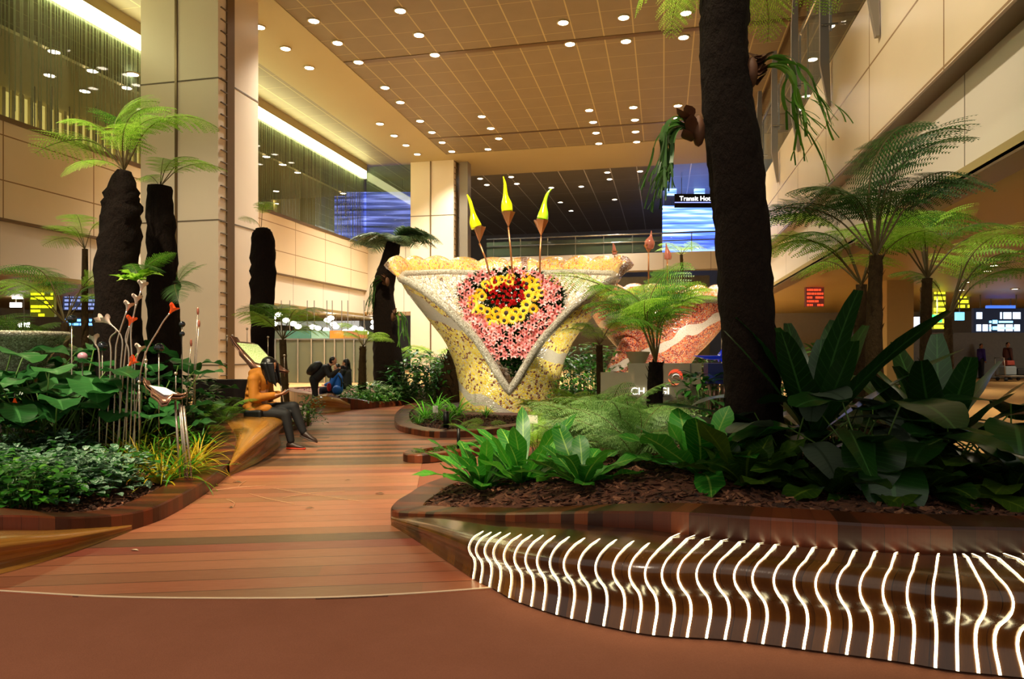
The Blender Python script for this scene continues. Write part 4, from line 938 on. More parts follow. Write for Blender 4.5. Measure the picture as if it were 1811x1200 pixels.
copyto(b3,AT(530,11.6,.1),'cream spotted bush just behind the seated woman',1,.6)
for i,(px,d,sc,lb) in enumerate([(1560,8.0,.8,'bushy shrub behind the right tree fern trunks'),(1460,9,1.0,'leafy shrub glimpsed right of the massive trunk'),(1400,8.5,.9,'shrub in the gap beside the massive trunk'),(1425,7.6,.9,'bright leafy shrub right behind the tallest strap leaves'),(1500,7.8,.8,'leafy shrub below the short lime tree fern')]):
    p=AT(px,d); copyto(b1 if i%2 else b2,Vector((p.x,p.y,.25)),lb,i,sc)
# left planter: silver ground cover, striped clumps, lotus-leaf shrubs
def onL(px,d): p=AT(px,d); return Vector((p.x,p.y,soilL(p.x,p.y)))
s1=bush('silver_plant',150,.34,.26,.11,.075,[MT['silver'],MT['lowgreen']],95)
pos=[(60,5.6),(120,5.6),(180,5.8),(215,6.2),(20,5.4),(90,6.2),(150,6.4),(30,6.2),(-40,5.8),(110,6.9),(60,7.0)]
put(s1,onL(*pos[0]),'low silver spotted foliage plant in the left planter','plant','silver spotted plants in the left planter')
for i,p in enumerate(pos[1:]): copyto(s1,onL(*p),None,i*1.7,random.uniform(.85,1.1))
s2=bush('creeping_plant',170,.36,.3,.09,.06,[MT['lowgreen'],MT['bright']],96)
put(s2,onL(20,5.0),'small bright leafed creeper at the left frame edge','plant','leafy creepers at the left frame edge')
for i,p in enumerate([(-30,5.2),(60,5.1),(-10,5.7)]): copyto(s2,onL(*p),None,i,1)
y1=grassy('striped_clump',44,.6,.026,MT['yel'],97,(.3,1.4),(.6,1.7)); 
put(y1,onL(285,6.4),'yellow striped grassy clump under the small tilted sign','plant','yellow striped grassy clumps')
y2=grassy('striped_clump',40,.55,.024,MT['bright'],98,(.3,1.4),(.6,1.7)); put(y2,onL(320,6.6),'green grassy clump among the yellow striped ones','plant','green grassy clumps by the left kerb')
for i,p in enumerate([(330,6.9),(250,7.0),(350,7.4),(225,7.4)]): copyto(y1,onL(*p),None,i,.9)
for i,p in enumerate([(275,7.0),(355,7.9),(300,7.6),(200,6.9)]): copyto(y2,onL(*p),None,i,.95)
l1=nest('lotus_plant',12,.3,.32,MT['lotus'],99,el=(.5,1.5),prof=P_ov,wave=.25,fold=.15,drop=(.3,1.0),stalk=.75)
l2=nest('lotus_plant',12,.34,.36,MT['lotus'],100,el=(.6,1.5),prof=P_ov,wave=.25,fold=.15,drop=(.3,1.1),stalk=.95)
pl_=[(60,7.8,0),(110,8.0,1),(150,7.4,0),(20,7.2,0),(95,7.2,0),(45,8.8,1),(180,7.9,0),(265,8.0,0),(285,8.4,0),(240,8.3,1),(135,8.6,1),(-20,8,1),(240,7.5,0),(5,6.9,1),(70,7.1,1),(-30,7.3,1),(125,7.6,1)]
for i,(px,d,k) in enumerate(pl_):
    o=[l1,l2][k]; o2=o if (i==0 or i==1) else copyto(o,(0,0,0),None,i*1.1,random.uniform(1.0,1.3))
    o2.location=onL(px,d); tag(o2,'broad round leaved plant crowding round the left trunks','plant','round leaved plants in the left planter')
for i,(px,d,sc) in enumerate([(30,8.2,.75),(120,9,.8),(250,8.6,.7),(330,9.0,.7),(70,9.6,.9),(190,9.2,.8)]):
    c=copyto(b2,onL(px,d),'dark bushy undergrowth deep in the left planter',i,sc,'dark undergrowth in the left planter')
random.seed(77)
for i,(px,d) in enumerate([(740,8.35),(775,8.5),(800,8.65),(835,9.0),(870,9.4),(900,9.7)]):
    p=AT(px,d,.05); c=copyto(s2,p,'tiny green plant in the low strip planter',i,.28,'tiny plants in the low strip planter')
# ---------------------------------------------------------------- mosaic vases
def mosaic(name,c,scale,bands,grout='b8b0a0',rough=.18,dots=None,bc='b0a894'):
    t=NT(name); v=t.coord(); vo=t.a('ShaderNodeTexVoronoi'); vo.inputs['Scale'].default_value=scale; t.l(v,vo.inputs['Vector'])
    hs=t.xyz(vo.outputs['Color']); col=t.ramp(hs[0],c)
    if dots:
        d=t.math('GREATER_THAN',hs[1],dots[1]); reg=t.math('GREATER_THAN',t.noise(1.6,v,2),.44); col=t.mix(t.math('MULTIPLY',d,reg),col,dots[0])
    e=t.a('ShaderNodeTexVoronoi',feature='DISTANCE_TO_EDGE'); e.inputs['Scale'].default_value=scale; t.l(v,e.inputs['Vector'])
    if bands:
        x=t.xyz(v); s=t.math('SINE',t.math('ADD',t.math('MULTIPLY',x[2],bands[0]),t.math('ADD',t.math('MULTIPLY',x[0],bands[1]),t.math('MULTIPLY',t.noise(1.2,v,1),3))))
        col=t.mix(t.math('GREATER_THAN',s,bands[2]),col,bc)
    col=t.mix(t.math('LESS_THAN',e.outputs['Distance'],.05),col,grout)
    t.l(col,t.b.inputs['Base Color']); t.b.inputs['Roughness'].default_value=rough; t.b.inputs['Metallic'].default_value=.15
    t.bump(t.math('ADD',e.outputs['Distance'],t.math('MULTIPLY',hs[2],.4)),.5,.02); return t.mat
MT['mos_y']=mosaic('yellow_mosaic',[(0,'d4b020'),(.35,'e0c840'),(.6,'e8d870'),(.8,'c8a010'),(1,'ecdf98')],22,(4.2,1.8,.84),dots=('7c4a20',.8))
MT['mos_o']=mosaic('orange_mosaic',[(0,'b83c20'),(.35,'d8602c'),(.6,'e88c44'),(.8,'a83828'),(1,'f0b070')],22,(4.6,-2.2,.86),bc='d8cbb8',dots=('902818',.6))
MT['mos_w']=mosaic('white_pebble_mosaic',[(0,'d8ccb8'),(.5,'e4d8c4'),(.8,'c4ac88'),(1,'d4ac90')],13,None,grout='6c5848')
MT['mos_s']=mosaic('silver_mosaic',[(0,'a8a290'),(.5,'c8c2ac'),(1,'8c846c')],34,None,grout='706858',rough=.12)
MT['mos_rim']=mosaic('amber_rim_mosaic',[(0,'e0a828'),(.35,'e8c040'),(.6,'cc7028'),(.8,'ecd068'),(1,'c05820')],20,(.2,2.2,.93),bc='7c4c2c')
MT['mos_rimo']=mosaic('fiery_rim_mosaic',[(0,'e06820'),(.35,'f09030'),(.6,'f4e0c8'),(.8,'d84818'),(1,'f0c090')],20,None)
def vase(c,rz,prof,notch,label,m_out,m_in,m_rim,yaw=0,twist=.0,lobes=22,rimw=.42):
    root=empty('mosaic_vase',c,label,'vase sculpture')
    NP=121
    def H(phi): return lerpt(notch,abs(phi)*180/PI)
    def pt(phi,z,off=0):
        r=lerpt(prof,z)+off; a=-PI/2+phi+yaw; return (r*math.cos(a),r*math.sin(a)*.95,z)
    outer=[];inner=[];rim=[];edge=[];edge2=[]
    for i in range(NP):
        phi=-PI+2*PI*i/(NP-1); h=H(phi)
        outer.append([pt(phi,h*k/16,0) for k in range(17)]); inner.append([pt(phi,.25+(h-.25)*k/12,-.1) for k in range(13)])
        edge.append(pt(phi,h,-.05))
    m=M(); m.grid(outer); o1=m.build('outer_shell',m_out,root)
    m=M(); m.grid(inner); m.build('inner_shell',m_in,root)
    m=M(); m.tube(edge,.085,10,0,False); m.build('rolled_edge',MT['mos_s'],root)
    # scalloped rim leaves round the back and sides
    m=M(); rows=[]
    for i in range(NP*3):
        phi=-PI+2*PI*i/(NP*3-1); 
        if abs(phi)*180/PI<78: 
            continue
        k=min(1,(abs(phi)*180/PI-78)/20); h=H(phi); a=-PI/2+phi+yaw; r=lerpt(prof,h)
        sc=abs(math.sin(phi*lobes/2))**.5; up=(.3+.14*sc)*k; o=rimw*k
        rows.append((phi,[((r+d_*o-.04)*math.cos(a),(r+d_*o-.04)*math.sin(a)*.95,h+up*u) for d_,u in ((-.1,-.1),(-.05,.35),(.15,.75),(.5,1.0),(.8,.93),(1.0,.7),(.85,.45),(.3,.1),(0,-.12))]))
    for part in ([r for p,r in rows if p<0],[r for p,r in rows if p>0]): m.grid(part)
    m.build('scalloped_rim',m_rim,root); return root
SD=15.0; sc_=SD
cA=AT(900,SD,.06)
V1=vase(cA,0,[(0,1.08),(.5,1.1),(1.0,1.2),(1.5,1.42),(2.0,1.82),(2.5,2.22),(3.0,2.5),(3.4,2.62)],
  [(0,.42),(9,.68),(18,1.0),(35,1.74),(42,2.12),(53,2.48),(66,2.7),(80,2.8),(105,3.02),(140,3.2),(180,3.25)],'large yellow mosaic vase sculpture with a V-shaped opening holding the bouquet',MT['mos_y'],MT['mos_w'],MT['mos_rim'],yaw=YAW)
cB=AT(1168,18.2,.06)
V2=vase(cB,0,[(0,.55),(.6,.6),(1.1,.9),(1.5,1.3),(2.0,1.7),(2.5,1.98),(3.0,2.1)],
  [(0,2.5),(40,2.5),(70,2.55),(180,2.85)],'orange red mosaic vase sculpture behind and right of the yellow one',MT['mos_o'],MT['mos_w'],MT['mos_rimo'],yaw=YAW)
m=M(); a=AT(1085,16.6,0)-Vector(cB); a.z=0
b=AT(1102,16.9,0)-Vector(cB)
m.tube([(a.x,a.y,0),(a.x+.05,a.y+.3,.8),(a.x+.4,a.y+.8,1.4)],[.28,.24,.3],12); m.build('side_leg',MT['mos_o'],V2)
# bouquet mound, flowers
mound=M(); BM=[]
def mp(px,py):       # surface of the bouquet, leaning back inside the V
    z=HZ(py,SD); k=(z-.35)/2.4; u=(px-900)/95; d=SD-.95+.9*k-.35*max(0,1-u*u)*math.sin(PI*min(1,max(0,k))); return AT(px,d,HZ(py,d))
hull=[(908,668),(880,640),(850,600),(822,560),(806,520),(818,498),(850,486),(900,478),(950,484),(985,500),(1000,530),(980,570),(950,610),(925,648)]
def inhull(x,y): return inside(x,y,hull)
random.seed(12)
for k in range(3600):
    while 1:
        x=random.uniform(800,1005); y=random.uniform(474,670)
        if inhull(x,y): break
    p=mp(x,y)+Vector((SY*-.0,CY*.12,0)); mound.blade(p,-PI/2+YAW+random.uniform(-1.3,1.3),random.uniform(-.3,1.2),random.uniform(-.8,.4),random.uniform(.12,.24),.085,P_ov,3,.2,0 if random.random()<.96 else 1)
tag(mound.build('bouquet_foliage',[MT['broad'],plain('cream_blossom','d8c8b0',.6,var=.2)]),'dark green filler leaves filling the V of the yellow vase','foliage',kind='stuff')
FD=Vector((SY,-CY,.25)).normalized()   # flowers turn towards the visitors
def flower_orient(o,j=.35):
    v=(FD+Vector((random.uniform(-j,j),0,random.uniform(-j,j)))).normalized(); o.rotation_euler=v.to_track_quat('Z','Y').to_euler()
sf=M()
for k in range(18):
    a=2*PI*k/18; sf.blade((.035*math.cos(a),.035*math.sin(a),0),a,.35,-.15,.075,.034,P_ov,4,.15,0)
    a+=.17; sf.blade((.03*math.cos(a),.03*math.sin(a),.006),a,.5,0,.06,.03,P_ov,4,.15,0)
ds=M(); ds.lathe([(.001,.024),(.02,.022),(.036,.012),(.042,0),(.03,-.02)],n=16)
SUN=[(870,155),(1060,160),(1125,215),(1070,240),(1210,235),(1225,300),(1140,315),(1255,355),(1090,390),(1165,410),(515,400),(610,290),(755,190),(850,215),(400,440),(400,505),(445,590),(500,555),(580,590),(690,590),(815,605),(930,595),(1065,505),(1150,555),(1030,580),(710,655),(990,655),(895,670),(790,700),(650,760),(600,690),(680,215),(480,360),(560,250)]
petm=leafmat('sunflower_petal','e8a808','f8cc10','ffd820',.5,.3); dsm=plain('sunflower_disc','1c0e06',.8,var=.4,nscale=80)
s0=None
for x,y in SUN:
    p=mp(780+x/7.06,470+y/7.06)+Vector(FD)*.1
    if s0 is None: s0=sf.build('sunflower',petm); dd=ds.build('disc',dsm,s0); o=s0
    else: o=s0.copy(); S.collection.objects.link(o); q=dd.copy(); S.collection.objects.link(q); q.parent=o
    o.location=p; flower_orient(o); o.scale=(random.uniform(.95,1.35),)*3; tag(o,'yellow sunflower with a dark disc in the bouquet','flower','sunflowers ringing the red flowers')
ro=M()
for k in range(5): a=2*PI*k/5; ro.blade((.012*math.cos(a),.012*math.sin(a),-.02),a,1.3,1.9,.085,.06,P_ov,5,.35,0)
for k in range(5): a=2*PI*k/5+.6; ro.blade((.02*math.cos(a),.02*math.sin(a),-.03),a,1.0,1.5,.08,.06,P_ov,5,.35,0)
ro.tube([(0,0,-.12),(0,0,-.01)],.008,5,1)
rm=leafmat('red_petal','b01014','dc1c24','f04038',.45,.25); r0=None; pts=[]
rh=[(862,505),(870,495),(900,492),(925,500),(934,515),(928,535),(910,548),(885,549),(868,540),(860,520)]
while len(pts)<74:
    x=random.uniform(856,938); y=random.uniform(488,552)
    if inside(x,y,rh) and all((x-a)**2+(y-b)**2>26 for a,b in pts): pts.append((x,y))
    elif random.random()<.002: break
for x,y in pts:
    p=mp(x,y)+Vector(FD)*.1
    if r0 is None: r0=ro.build('red_rose',[rm,MT['gstalk']]); o=r0
    else: o=r0.copy(); S.collection.objects.link(o)
    o.location=p; flower_orient(o,.5); o.rotation_euler.x-=.5; o.scale=(random.uniform(.8,1.1),)*3; tag(o,'red rose bud in the middle of the bouquet','flower','red rose buds in the bouquet heart')
li=M()
for k in range(6): li.blade((0,0,0),2*PI*k/6,1.15,-.35,.15,.05,P_ov,6,.2,0)
for k in range(5): a=2*PI*k/5; li.tube([(0,0,.02),(.02*math.cos(a),.02*math.sin(a),.09)],.003,4,1)
lm=leafmat('pink_lily_petal','e07878','f09c94','f8beb4',.45,.3); l0=None; pts=[];tr=0
while len(pts)<120 and tr<9000:
    tr+=1; x=random.uniform(812,988); y=random.uniform(478,632)
    if inhull(x,y) and not inside(x,y,[(838,505),(862,492),(905,484),(948,490),(962,520),(952,560),(925,575),(895,582),(862,574),(838,552)]) and all((x-a)**2+(y-b)**2>70 for a,b in pts): pts.append((x,y))
for x,y in pts:
    p=mp(x,y)+Vector(FD)*.1
    if l0 is None: l0=li.build('pink_lily',[lm,plain('stamen','a04818',.6)]); o=l0
    else: o=l0.copy(); S.collection.objects.link(o)
    o.location=p; flower_orient(o,.6); o.scale=(random.uniform(.75,1.1),)*3; tag(o,'pink lily in the outer ring of the bouquet','flower','pink lilies round the bouquet')
# glass bud finials on tall copper stems
cop=plain('copper_stem','b47848',.3,.8); yg=plain('yellow_glass','d8d808',.12,var=.15,spec=.8,emit=.12); gg=plain('lime_glass','9cd818',.12,spec=.8,emit=.1); rg=plain('rose_copper_glass','b86c58',.15,.4)
def bud(d,stem,tip,label,gm_,cw,ch_,name='glass_bud'):
    base=AT(stem[0][0],d,HZ(stem[0][1],d)); root=empty(name,base,label,'sculpture'); bv=Vector(base)
    m=M(); m.tube([AT(x,d,HZ(y,d))-bv for x,y in stem],.022,6); m.build('stem',cop,root)
    top=AT(stem[-1][0],d,HZ(stem[-1][1],d))-bv
    m=M(); 
    for k in range(6):
        a=2*PI*k/6; m.poly([top,top+Vector((math.cos(a)*cw,math.sin(a)*cw,ch_)),top+Vector((math.cos(a+1.05)*cw,math.sin(a+1.05)*cw,ch_*.93))])
    m.build('cone',cop,root,False)
    m=M(); P_=[AT(x,d,HZ(y,d))-bv for x,y,_ in tip]; m.tube(crom(P_,4,False),[v.x for v in crom([(w_,0,0) for _,_,w_ in tip],4,False)],12); m.build('flame',gm_,root)
bud(14.6,[(866,485),(858,455),(848,430)],[(843,402,.12),(839,392,.11),(836,375,.05),(831,355,.035),(826,344,.012)],'left yellow glass bud on a copper cone above the vase',yg,.14,.36)
bud(14.6,[(906,482),(903,440),(899,402)],[(897,374,.12),(896,362,.12),(894,345,.055),(893,325,.03),(890,312,.01)],'tallest yellow glass bud, middle of the three above the vase',yg,.15,.34)
bud(14.6,[(955,482),(955,450),(957,418)],[(959,388,.12),(961,378,.11),(963,360,.05),(968,343,.03),(976,333,.012)],'right lime glass bud on a copper cone above the vase',gg,.16,.36)
bud(17.5,[(1091,505),(1089,470),(1087,452)],[(1087,450,.06),(1086,438,.04),(1084,428,.01)],'small rose glass bud above the right part of the yellow rim',rg,.08,.12)
bud(17.5,[(1147,505),(1147,470),(1147,448)],[(1149,440,.1),(1149,428,.13),(1151,418,.04),(1152,408,.01)],'largest rose glass bud above the orange vase',rg,.13,.22)
bud(17.5,[(1180,510),(1180,476),(1180,462)],[(1181,458,.09),(1181,450,.09),(1179,438,.03),(1178,430,.01)],'rose glass bud right of the largest one above the orange vase',rg,.08,.12)
# name sign with emblem
d=10.2; sg=AT(1170,d,0); sign=empty('name_sign',sg,'translucent grey sign with white lettering and a red ring emblem','sign',None,YAW)
X=lambda px:(px-1170)*d/FPX
Z=lambda py:HZ(py,d)
gp_=plain('frosted_panel','a09a80',.25,var=.1,alpha=.8)
m=M(); m.box(((X(1063)+X(1112))/2,.05,(Z(658)+.05)/2),(X(1112)-X(1063),.03,Z(658)-.05)); m.build('low_panel',gp_,sign,False)
m=M(); m.box(((X(1112)+X(1242))/2,.05,(Z(642)+.05)/2),(X(1242)-X(1112),.03,Z(642)-.05)); tp2=m.build('tall_panel',gp_,sign,False)
m=M()
for px in (1150,1172,1222): m.box((X(px),.02,(Z(643)+.05)/2),(.012,.03,Z(643)-.05))
m.build('panel_rib',MT['steel'],sign,False)
tx=textobj('CHANGI',.15,(X(1116),.02,Z(692)),(PI/2,0,0),plain('white_letters','fffcf0',.5,emit=1.0),tp2)
def arc(m,cx,cz,r,a0,a1,w0,w1,mi=0):
    rows=[]
    for k in range(19):
        a=D(a0+(a1-a0)*k/18); wv=w0+(w1-w0)*math.sin(PI*k/18); rows.append([(cx+math.cos(a)*(r-wv),.015,cz+math.sin(a)*(r-wv)),(cx+math.cos(a)*(r+wv),.015,cz+math.sin(a)*(r+wv))])
    m.grid(rows,mi)
m=M(); cx,cz=X(1195),Z(667); arc(m,cx,cz,.105,-20,170,.002,.018); arc(m,cx+.005,cz+.02,.07,-30,150,.002,.014); arc(m,cx,cz,.105,190,300,.002,.014,1); arc(m,cx+.01,cz-.012,.06,180,20,.002,.008,2)
m.build('emblem',[plain('emblem_red','e85030',.4,emit=.5),plain('emblem_orange','f0784c',.4,emit=.5),plain('emblem_white','f8f0e0',.4,emit=.4)],tp2)
c=AT(1128,d+.35,0); m=M(); hz=Z(641); m.lathe([(.05,.0),(.05,hz-.05),(.12,hz),(.19,hz+.16),(.2,hz+.165),(.17,hz+.15),(.1,hz+.03),(.001,hz+.02)],n=20)
o=m.build('stone_bowl',plain('pale_celadon','b8bc98',.5)); o.location=c; tag(o,'pale flared bowl standing just behind the name sign','bowl')
# blue glass dish on a stand
c=AT(1262,9.6,0); root=empty('glass_fountain',c,'blue glass dish on a blue box with pink legs beside the massive trunk','sculpture',None,YAW)
bg=plain('cobalt_glass','2038d0',.08,spec=.9,var=.3,emit=.12)
x=lambda px:(px-1262)*9.6/FPX
m=M(); m.lathe([(.02,0),(.12,.01),(.26,.05),(.28,.06),(.1,.03),(.001,.03)],(0,0,HZ(636,9.6)),20); m.build('dish',bg,root)
m=M(); m.blade((x(1272),0,HZ(640,9.6)),0,1.5,.4,.22,.16,P_ov,6,.3); m.blade((x(1278),0,HZ(640,9.6)),.4,1.2,2.2,.2,.16,P_ov,6,.3); m.build('glass_petal',bg,root)
m=M(); m.box((x(1267),.05,(HZ(642,9.6)+HZ(678,9.6))/2),(.27,.22,HZ(642,9.6)-HZ(678,9.6))); m.build('blue_box',plain('deep_blue_box','182470',.3,var=.2,nscale=6),root,False)
m=M()
for px in (1255,1262,1270,1280): m.box((x(px),.05,HZ(678,9.6)/2),(.02,.16,HZ(678,9.6)))
m.build('pink_stand',plain('pink_metal','c09080',.4,.3),root,False)
# mosaic bowl at the far left edge
c=AT(22,7.9,0); m=M(); h=HZ(598,7.9)
m.lathe([(.1,0),(.14,.3),(.2,h-.5),(.42,h-.15),(.56,h+.0),(.6,h+.05),(.56,h+.08),(.4,h-.05),(.001,h-.2)],n=28); o=m.build('mosaic_bowl',MT['mos_s']); o.location=c; tag(o,'silver mosaic bowl rising from the leaves at the left edge','bowl')
# white and orange glass flowers on steel stems
wg=plain('blush_glass','f0d8cc',.15,spec=.8); og=plain('orange_glass','f05018',.15,spec=.8,emit=.15); sil=plain('silver_stem','c8b8a8',.25,.8)
for (bx,bends,tp_,mt_,lab) in [(185,[(196,640),(194,600),(206,585)],(196,560),wg,'white glass flower on a bent stem, leftmost of the tall cluster'),
    (210,[(213,660),(216,600),(198,575)],(188,556),wg,'pinkish glass flower low on the left of the tall cluster'),
    (200,[(204,640),(208,600)],(224,536),wg,'white glass flower leaning right in the tall cluster'),
    (215,[(228,640),(222,600)],(229,562),og,'orange glass flower in the middle of the tall cluster'),
    (205,[(222,620),(236,560)],(240,524),wg,'tallest white glass flower in the left planter'),
    (228,[(234,660),(232,580)],(249,500),wg,'slim white glass spire behind the tallest flower'),
    (232,[(250,650),(282,580)],(300,540),og,'orange glass flower leaning far right on a long stem'),
    (238,[(238,660),(240,640)],(244,612),wg,'small white glass flower low beside the trunk'),
    (222,[(226,660),(226,648)],(228,632),og,'small orange glass flower low in the cluster'),
    (175,[(176,640)],(169,595),wg,'white glass flower in the leaves left of the trunk'),
    (25,[(26,700)],(26,690),og,'orange glass bloom among the leaves at the far left'),
    (52,[(54,722)],(54,714),og,'small orange glass bloom low among the left leaves')]:
    d=7.15; b=AT(bx,d); b.z=soilL(b.x,b.y); root=empty('glass_flower',b,lab,'glass flower'); P0=Vector(b)
    pp=[Vector((0,0,0))]+[AT(x_,d,HZ(y_,d))-P0 for x_,y_ in bends]+[AT(tp_[0],d,HZ(tp_[1]+14,d))-P0]
    m=M(); m.tube(crom(pp,5,False),.008,6); m.build('stem',sil,root)
    t=pp[-1]; dirv=(pp[-1]-pp[-2]).normalized(); m=M(); rows=[]
    ax=dirv.cross(Vector((0,1,0))).normalized(); ay=dirv.cross(ax)
    for z_,r_ in ((0,.008),(.03,.015),(.06,.03),(.085,.05),(.09,.055)):
        rows.append([t+dirv*(z_+(.02*math.cos(2*a_*2*PI/12) if z_>.08 else 0)+(.04 if a_==3 and z_>.08 else 0))+ax*math.cos(a_*2*PI/12)*r_+ay*math.sin(a_*2*PI/12)*r_ for a_ in range(12)])
    m.grid(rows,0,close_v=True); m.build('bloom',mt_,root)
blk=plain('black_glass','10141c',.06,spec=.9); pk=plain('pink_bud','c890a0',.3)
for (px,py,r_,mm,lab) in [(127,564,.05,blk,'black glass ball on a stem above the round leaves'),(181,612,.055,blk,'black glass ball beside the trunk at left'),(281,615,.055,blk,'black glass ball right of the thick trunk'),(322,573,.035,blk,'upper black glass ball near the pillar'),(322,590,.03,blk,'lower small black glass ball near the pillar'),(146,630,.05,pk,'pink lotus bud among the leaves'),(248,672,.05,blk,'black glass ball just above the small tilted sign')]:
    d=7.4; b=AT(px,d); b.z=soilL(b.x,b.y); root=empty('glass_ball',b,lab,'ornament'); t=HZ(py,d)-b.z
    m=M(); m.tube([(0,0,-.02),(0,0,t)],.006,5); m.build('stem',sil,root); m=M(); m.ell((0,0,t),(r_,r_,r_*.95),14); m.build('ball',mm,root)
for (px,py,lab) in [(350,550,'slim dark glass bud standing high before the pillar'),(352,572,'second slim dark bud before the pillar'),(338,606,'small pale bud low before the pillar')]:
    d=8.4; b=AT(px-10,d); b.z=soilL(b.x,b.y); root=empty('glass_flower',b,lab,'glass flower'); t=AT(px,d,HZ(py,d))-Vector(b)
    m=M(); m.tube([(0,0,-.02),(t.x*.4,t.y*.4,t.z*.6),t],.006,5); m.build('stem',sil,root); m=M(); m.ell(t,(.016,.016,.05),8); m.build('bud',rg,root)
# information stands: tilted curled frame, lit panel, steel legs, ball-topped rods
pf=plain('bronze_frame','8c6450',.22,.7,var=.2)
def infoscreen(name,col1,col2):
    t=NT(name); x=t.xyz(t.coord('UV')); n=t.noise(9,t.mapv(t.coord('UV'),(2,7,1)),3); col=t.ramp(n,[(.42,col1),(.55,col2)]); t.l(col,t.b.inputs['Base Color']); t.l(col,t.b.inputs['Emission Color']); t.b.inputs['Emission Strength'].default_value=.3; t.b.inputs['Roughness'].default_value=.3; return t.mat
def stand(corners,d0,label,scr,legs,rods,th=.05):
    cs=[AT(x,d0+dd,HZ(y,d0+dd)) for x,y,dd in corners]; c=sum(cs,Vector())/4; g=Vector((c.x,c.y,0)); root=empty('information_stand',g,label,'information sign')
    q=[p-g for p in cs]; nrm=(q[1]-q[0]).cross(q[3]-q[0]).normalized()
    if nrm.z<0: nrm=-nrm
    m=M(); rows=[]
    for i in range(13):
        u=i/12; row=[]
        for j in range(9):
            v=j/8; p=q[0]*(1-u)*(1-v)+q[1]*u*(1-v)+q[2]*u*v+q[3]*(1-u)*v; e=(abs(u-.5)*2)**4+.6*(abs(v-.5)*2)**4; row.append(p+nrm*(.05*e*(1 if (u-.5)*(v-.3)>0 else -.6)))
        rows.append(row)
    m.grid(rows); m.grid([[p-nrm*.03 for p in r] for r in rows]); o=m.build('frame',pf,root)
    s=o.modifiers.new('s','SOLIDIFY'); s.thickness=.012
    m=M(); cc=sum(q,Vector())/4; f=[cc+(p-cc)*.72+nrm*.03 for p in q]; m.poly(f,0,[(0,0),(1,0),(1,1),(0,1)]); m.build('display_panel',scr,o,False)
    for lx,ly in legs:
        b=cc+(q[1]-q[0])*lx+(q[3]-q[0])*ly; m=M(); m.tube([(b.x,b.y,.1),(b.x*.7,b.y*.7,b.z-.02)],.011,6); m.build('leg',sil,root)
    for (x,y,dd,l) in rods:
        p=AT(x,d0+dd,HZ(y,d0+dd))-g; m=M(); m.tube([p-Vector((0,0,l)),p],.005,5); m.ell(p,(.018,.018,.018),8); m.build('ball_topped_rod',sil,root)
stand([(403,600,0),(448,648,-.1),(508,664,.1),(455,605,.3)],9.6,'large tilted bronze information stand behind the seated woman',infoscreen('green_print','98b848','e8f0b0'),[(.3,.4),(.6,.6)],[(402,594,.1,.15),(411,593,.1,.15),(437,581,.3,.25),(474,596,.4,.5),(503,628,.2,.3)])
m=M(); p=AT(412,10.3); m.box((0,0,.45),(.9,.25,.9)); o=m.build('sign_plinth',plain('dark_brown_plinth','24140c',.6),None,False); o.location=(p.x-.1,p.y,0); o.rotation_euler=(0,0,YAW); tag(o,'dark brown plinth block behind the large information stand','plinth')
stand([(250,682,0),(288,706,-.25),(330,708,-.15),(292,688,.1)],6.6,'small tilted information stand over the yellow striped clumps',infoscreen('pale_print','b8a8a0','f0ece0'),[(.3,.4),(.45,.5),(.55,.5),(.62,.6)],[(246,675,.1,.7),(258,637,.3,.35),(311,660,.2,.3)])
# plant labels and garden spotlights
for (px,py,d,lab,w_,h_) in [(942,741,7.4,'small beige plant label on a stick by the lime fern',.11,.09),(770,723,12.0,'white plant label glowing at the island nose',.09,.12)]:
    z0=HZ(py,d); p=AT(px,d); root=empty('plant_label',(p.x,p.y,.05),lab,'label',None,YAW)
    m=M(); m.box((0,0,z0-.05),(w_,.01,h_)); m.build('plate',plain('plate_'+str(px),'e8e4d0',.4),root,False); m=M(); m.box((0,.01,(z0-.05)/2),(.012,.012,z0-.05)); m.build('stick',MT['dark'],root,False)
for (px,d,lab) in [(789,11.2,'dark cylindrical garden spotlight on the island'),(811,8.75,'little black spotlight in the strip planter'),(918,8.0,'slim black garden light post by the plant label'),(1190,13,'white garden light by the orange vase foot')]:
    p=AT(px,d,.06); root=empty('garden_spotlight',p,lab,'garden light'); bm=plain('black_metal','181818',.4,.5) if 'black_metal' not in bpy.data.materials else bpy.data.materials['black_metal']
    m=M(); m.tube([(0,0,0),(0,0,.28)],.05 if d>10 else .022,10); m.build('housing',bm,root); m=M(); m.tube([(0,0,-.03),(0,0,.01)],.07 if d>10 else .035,10); m.build('base',bm,root)
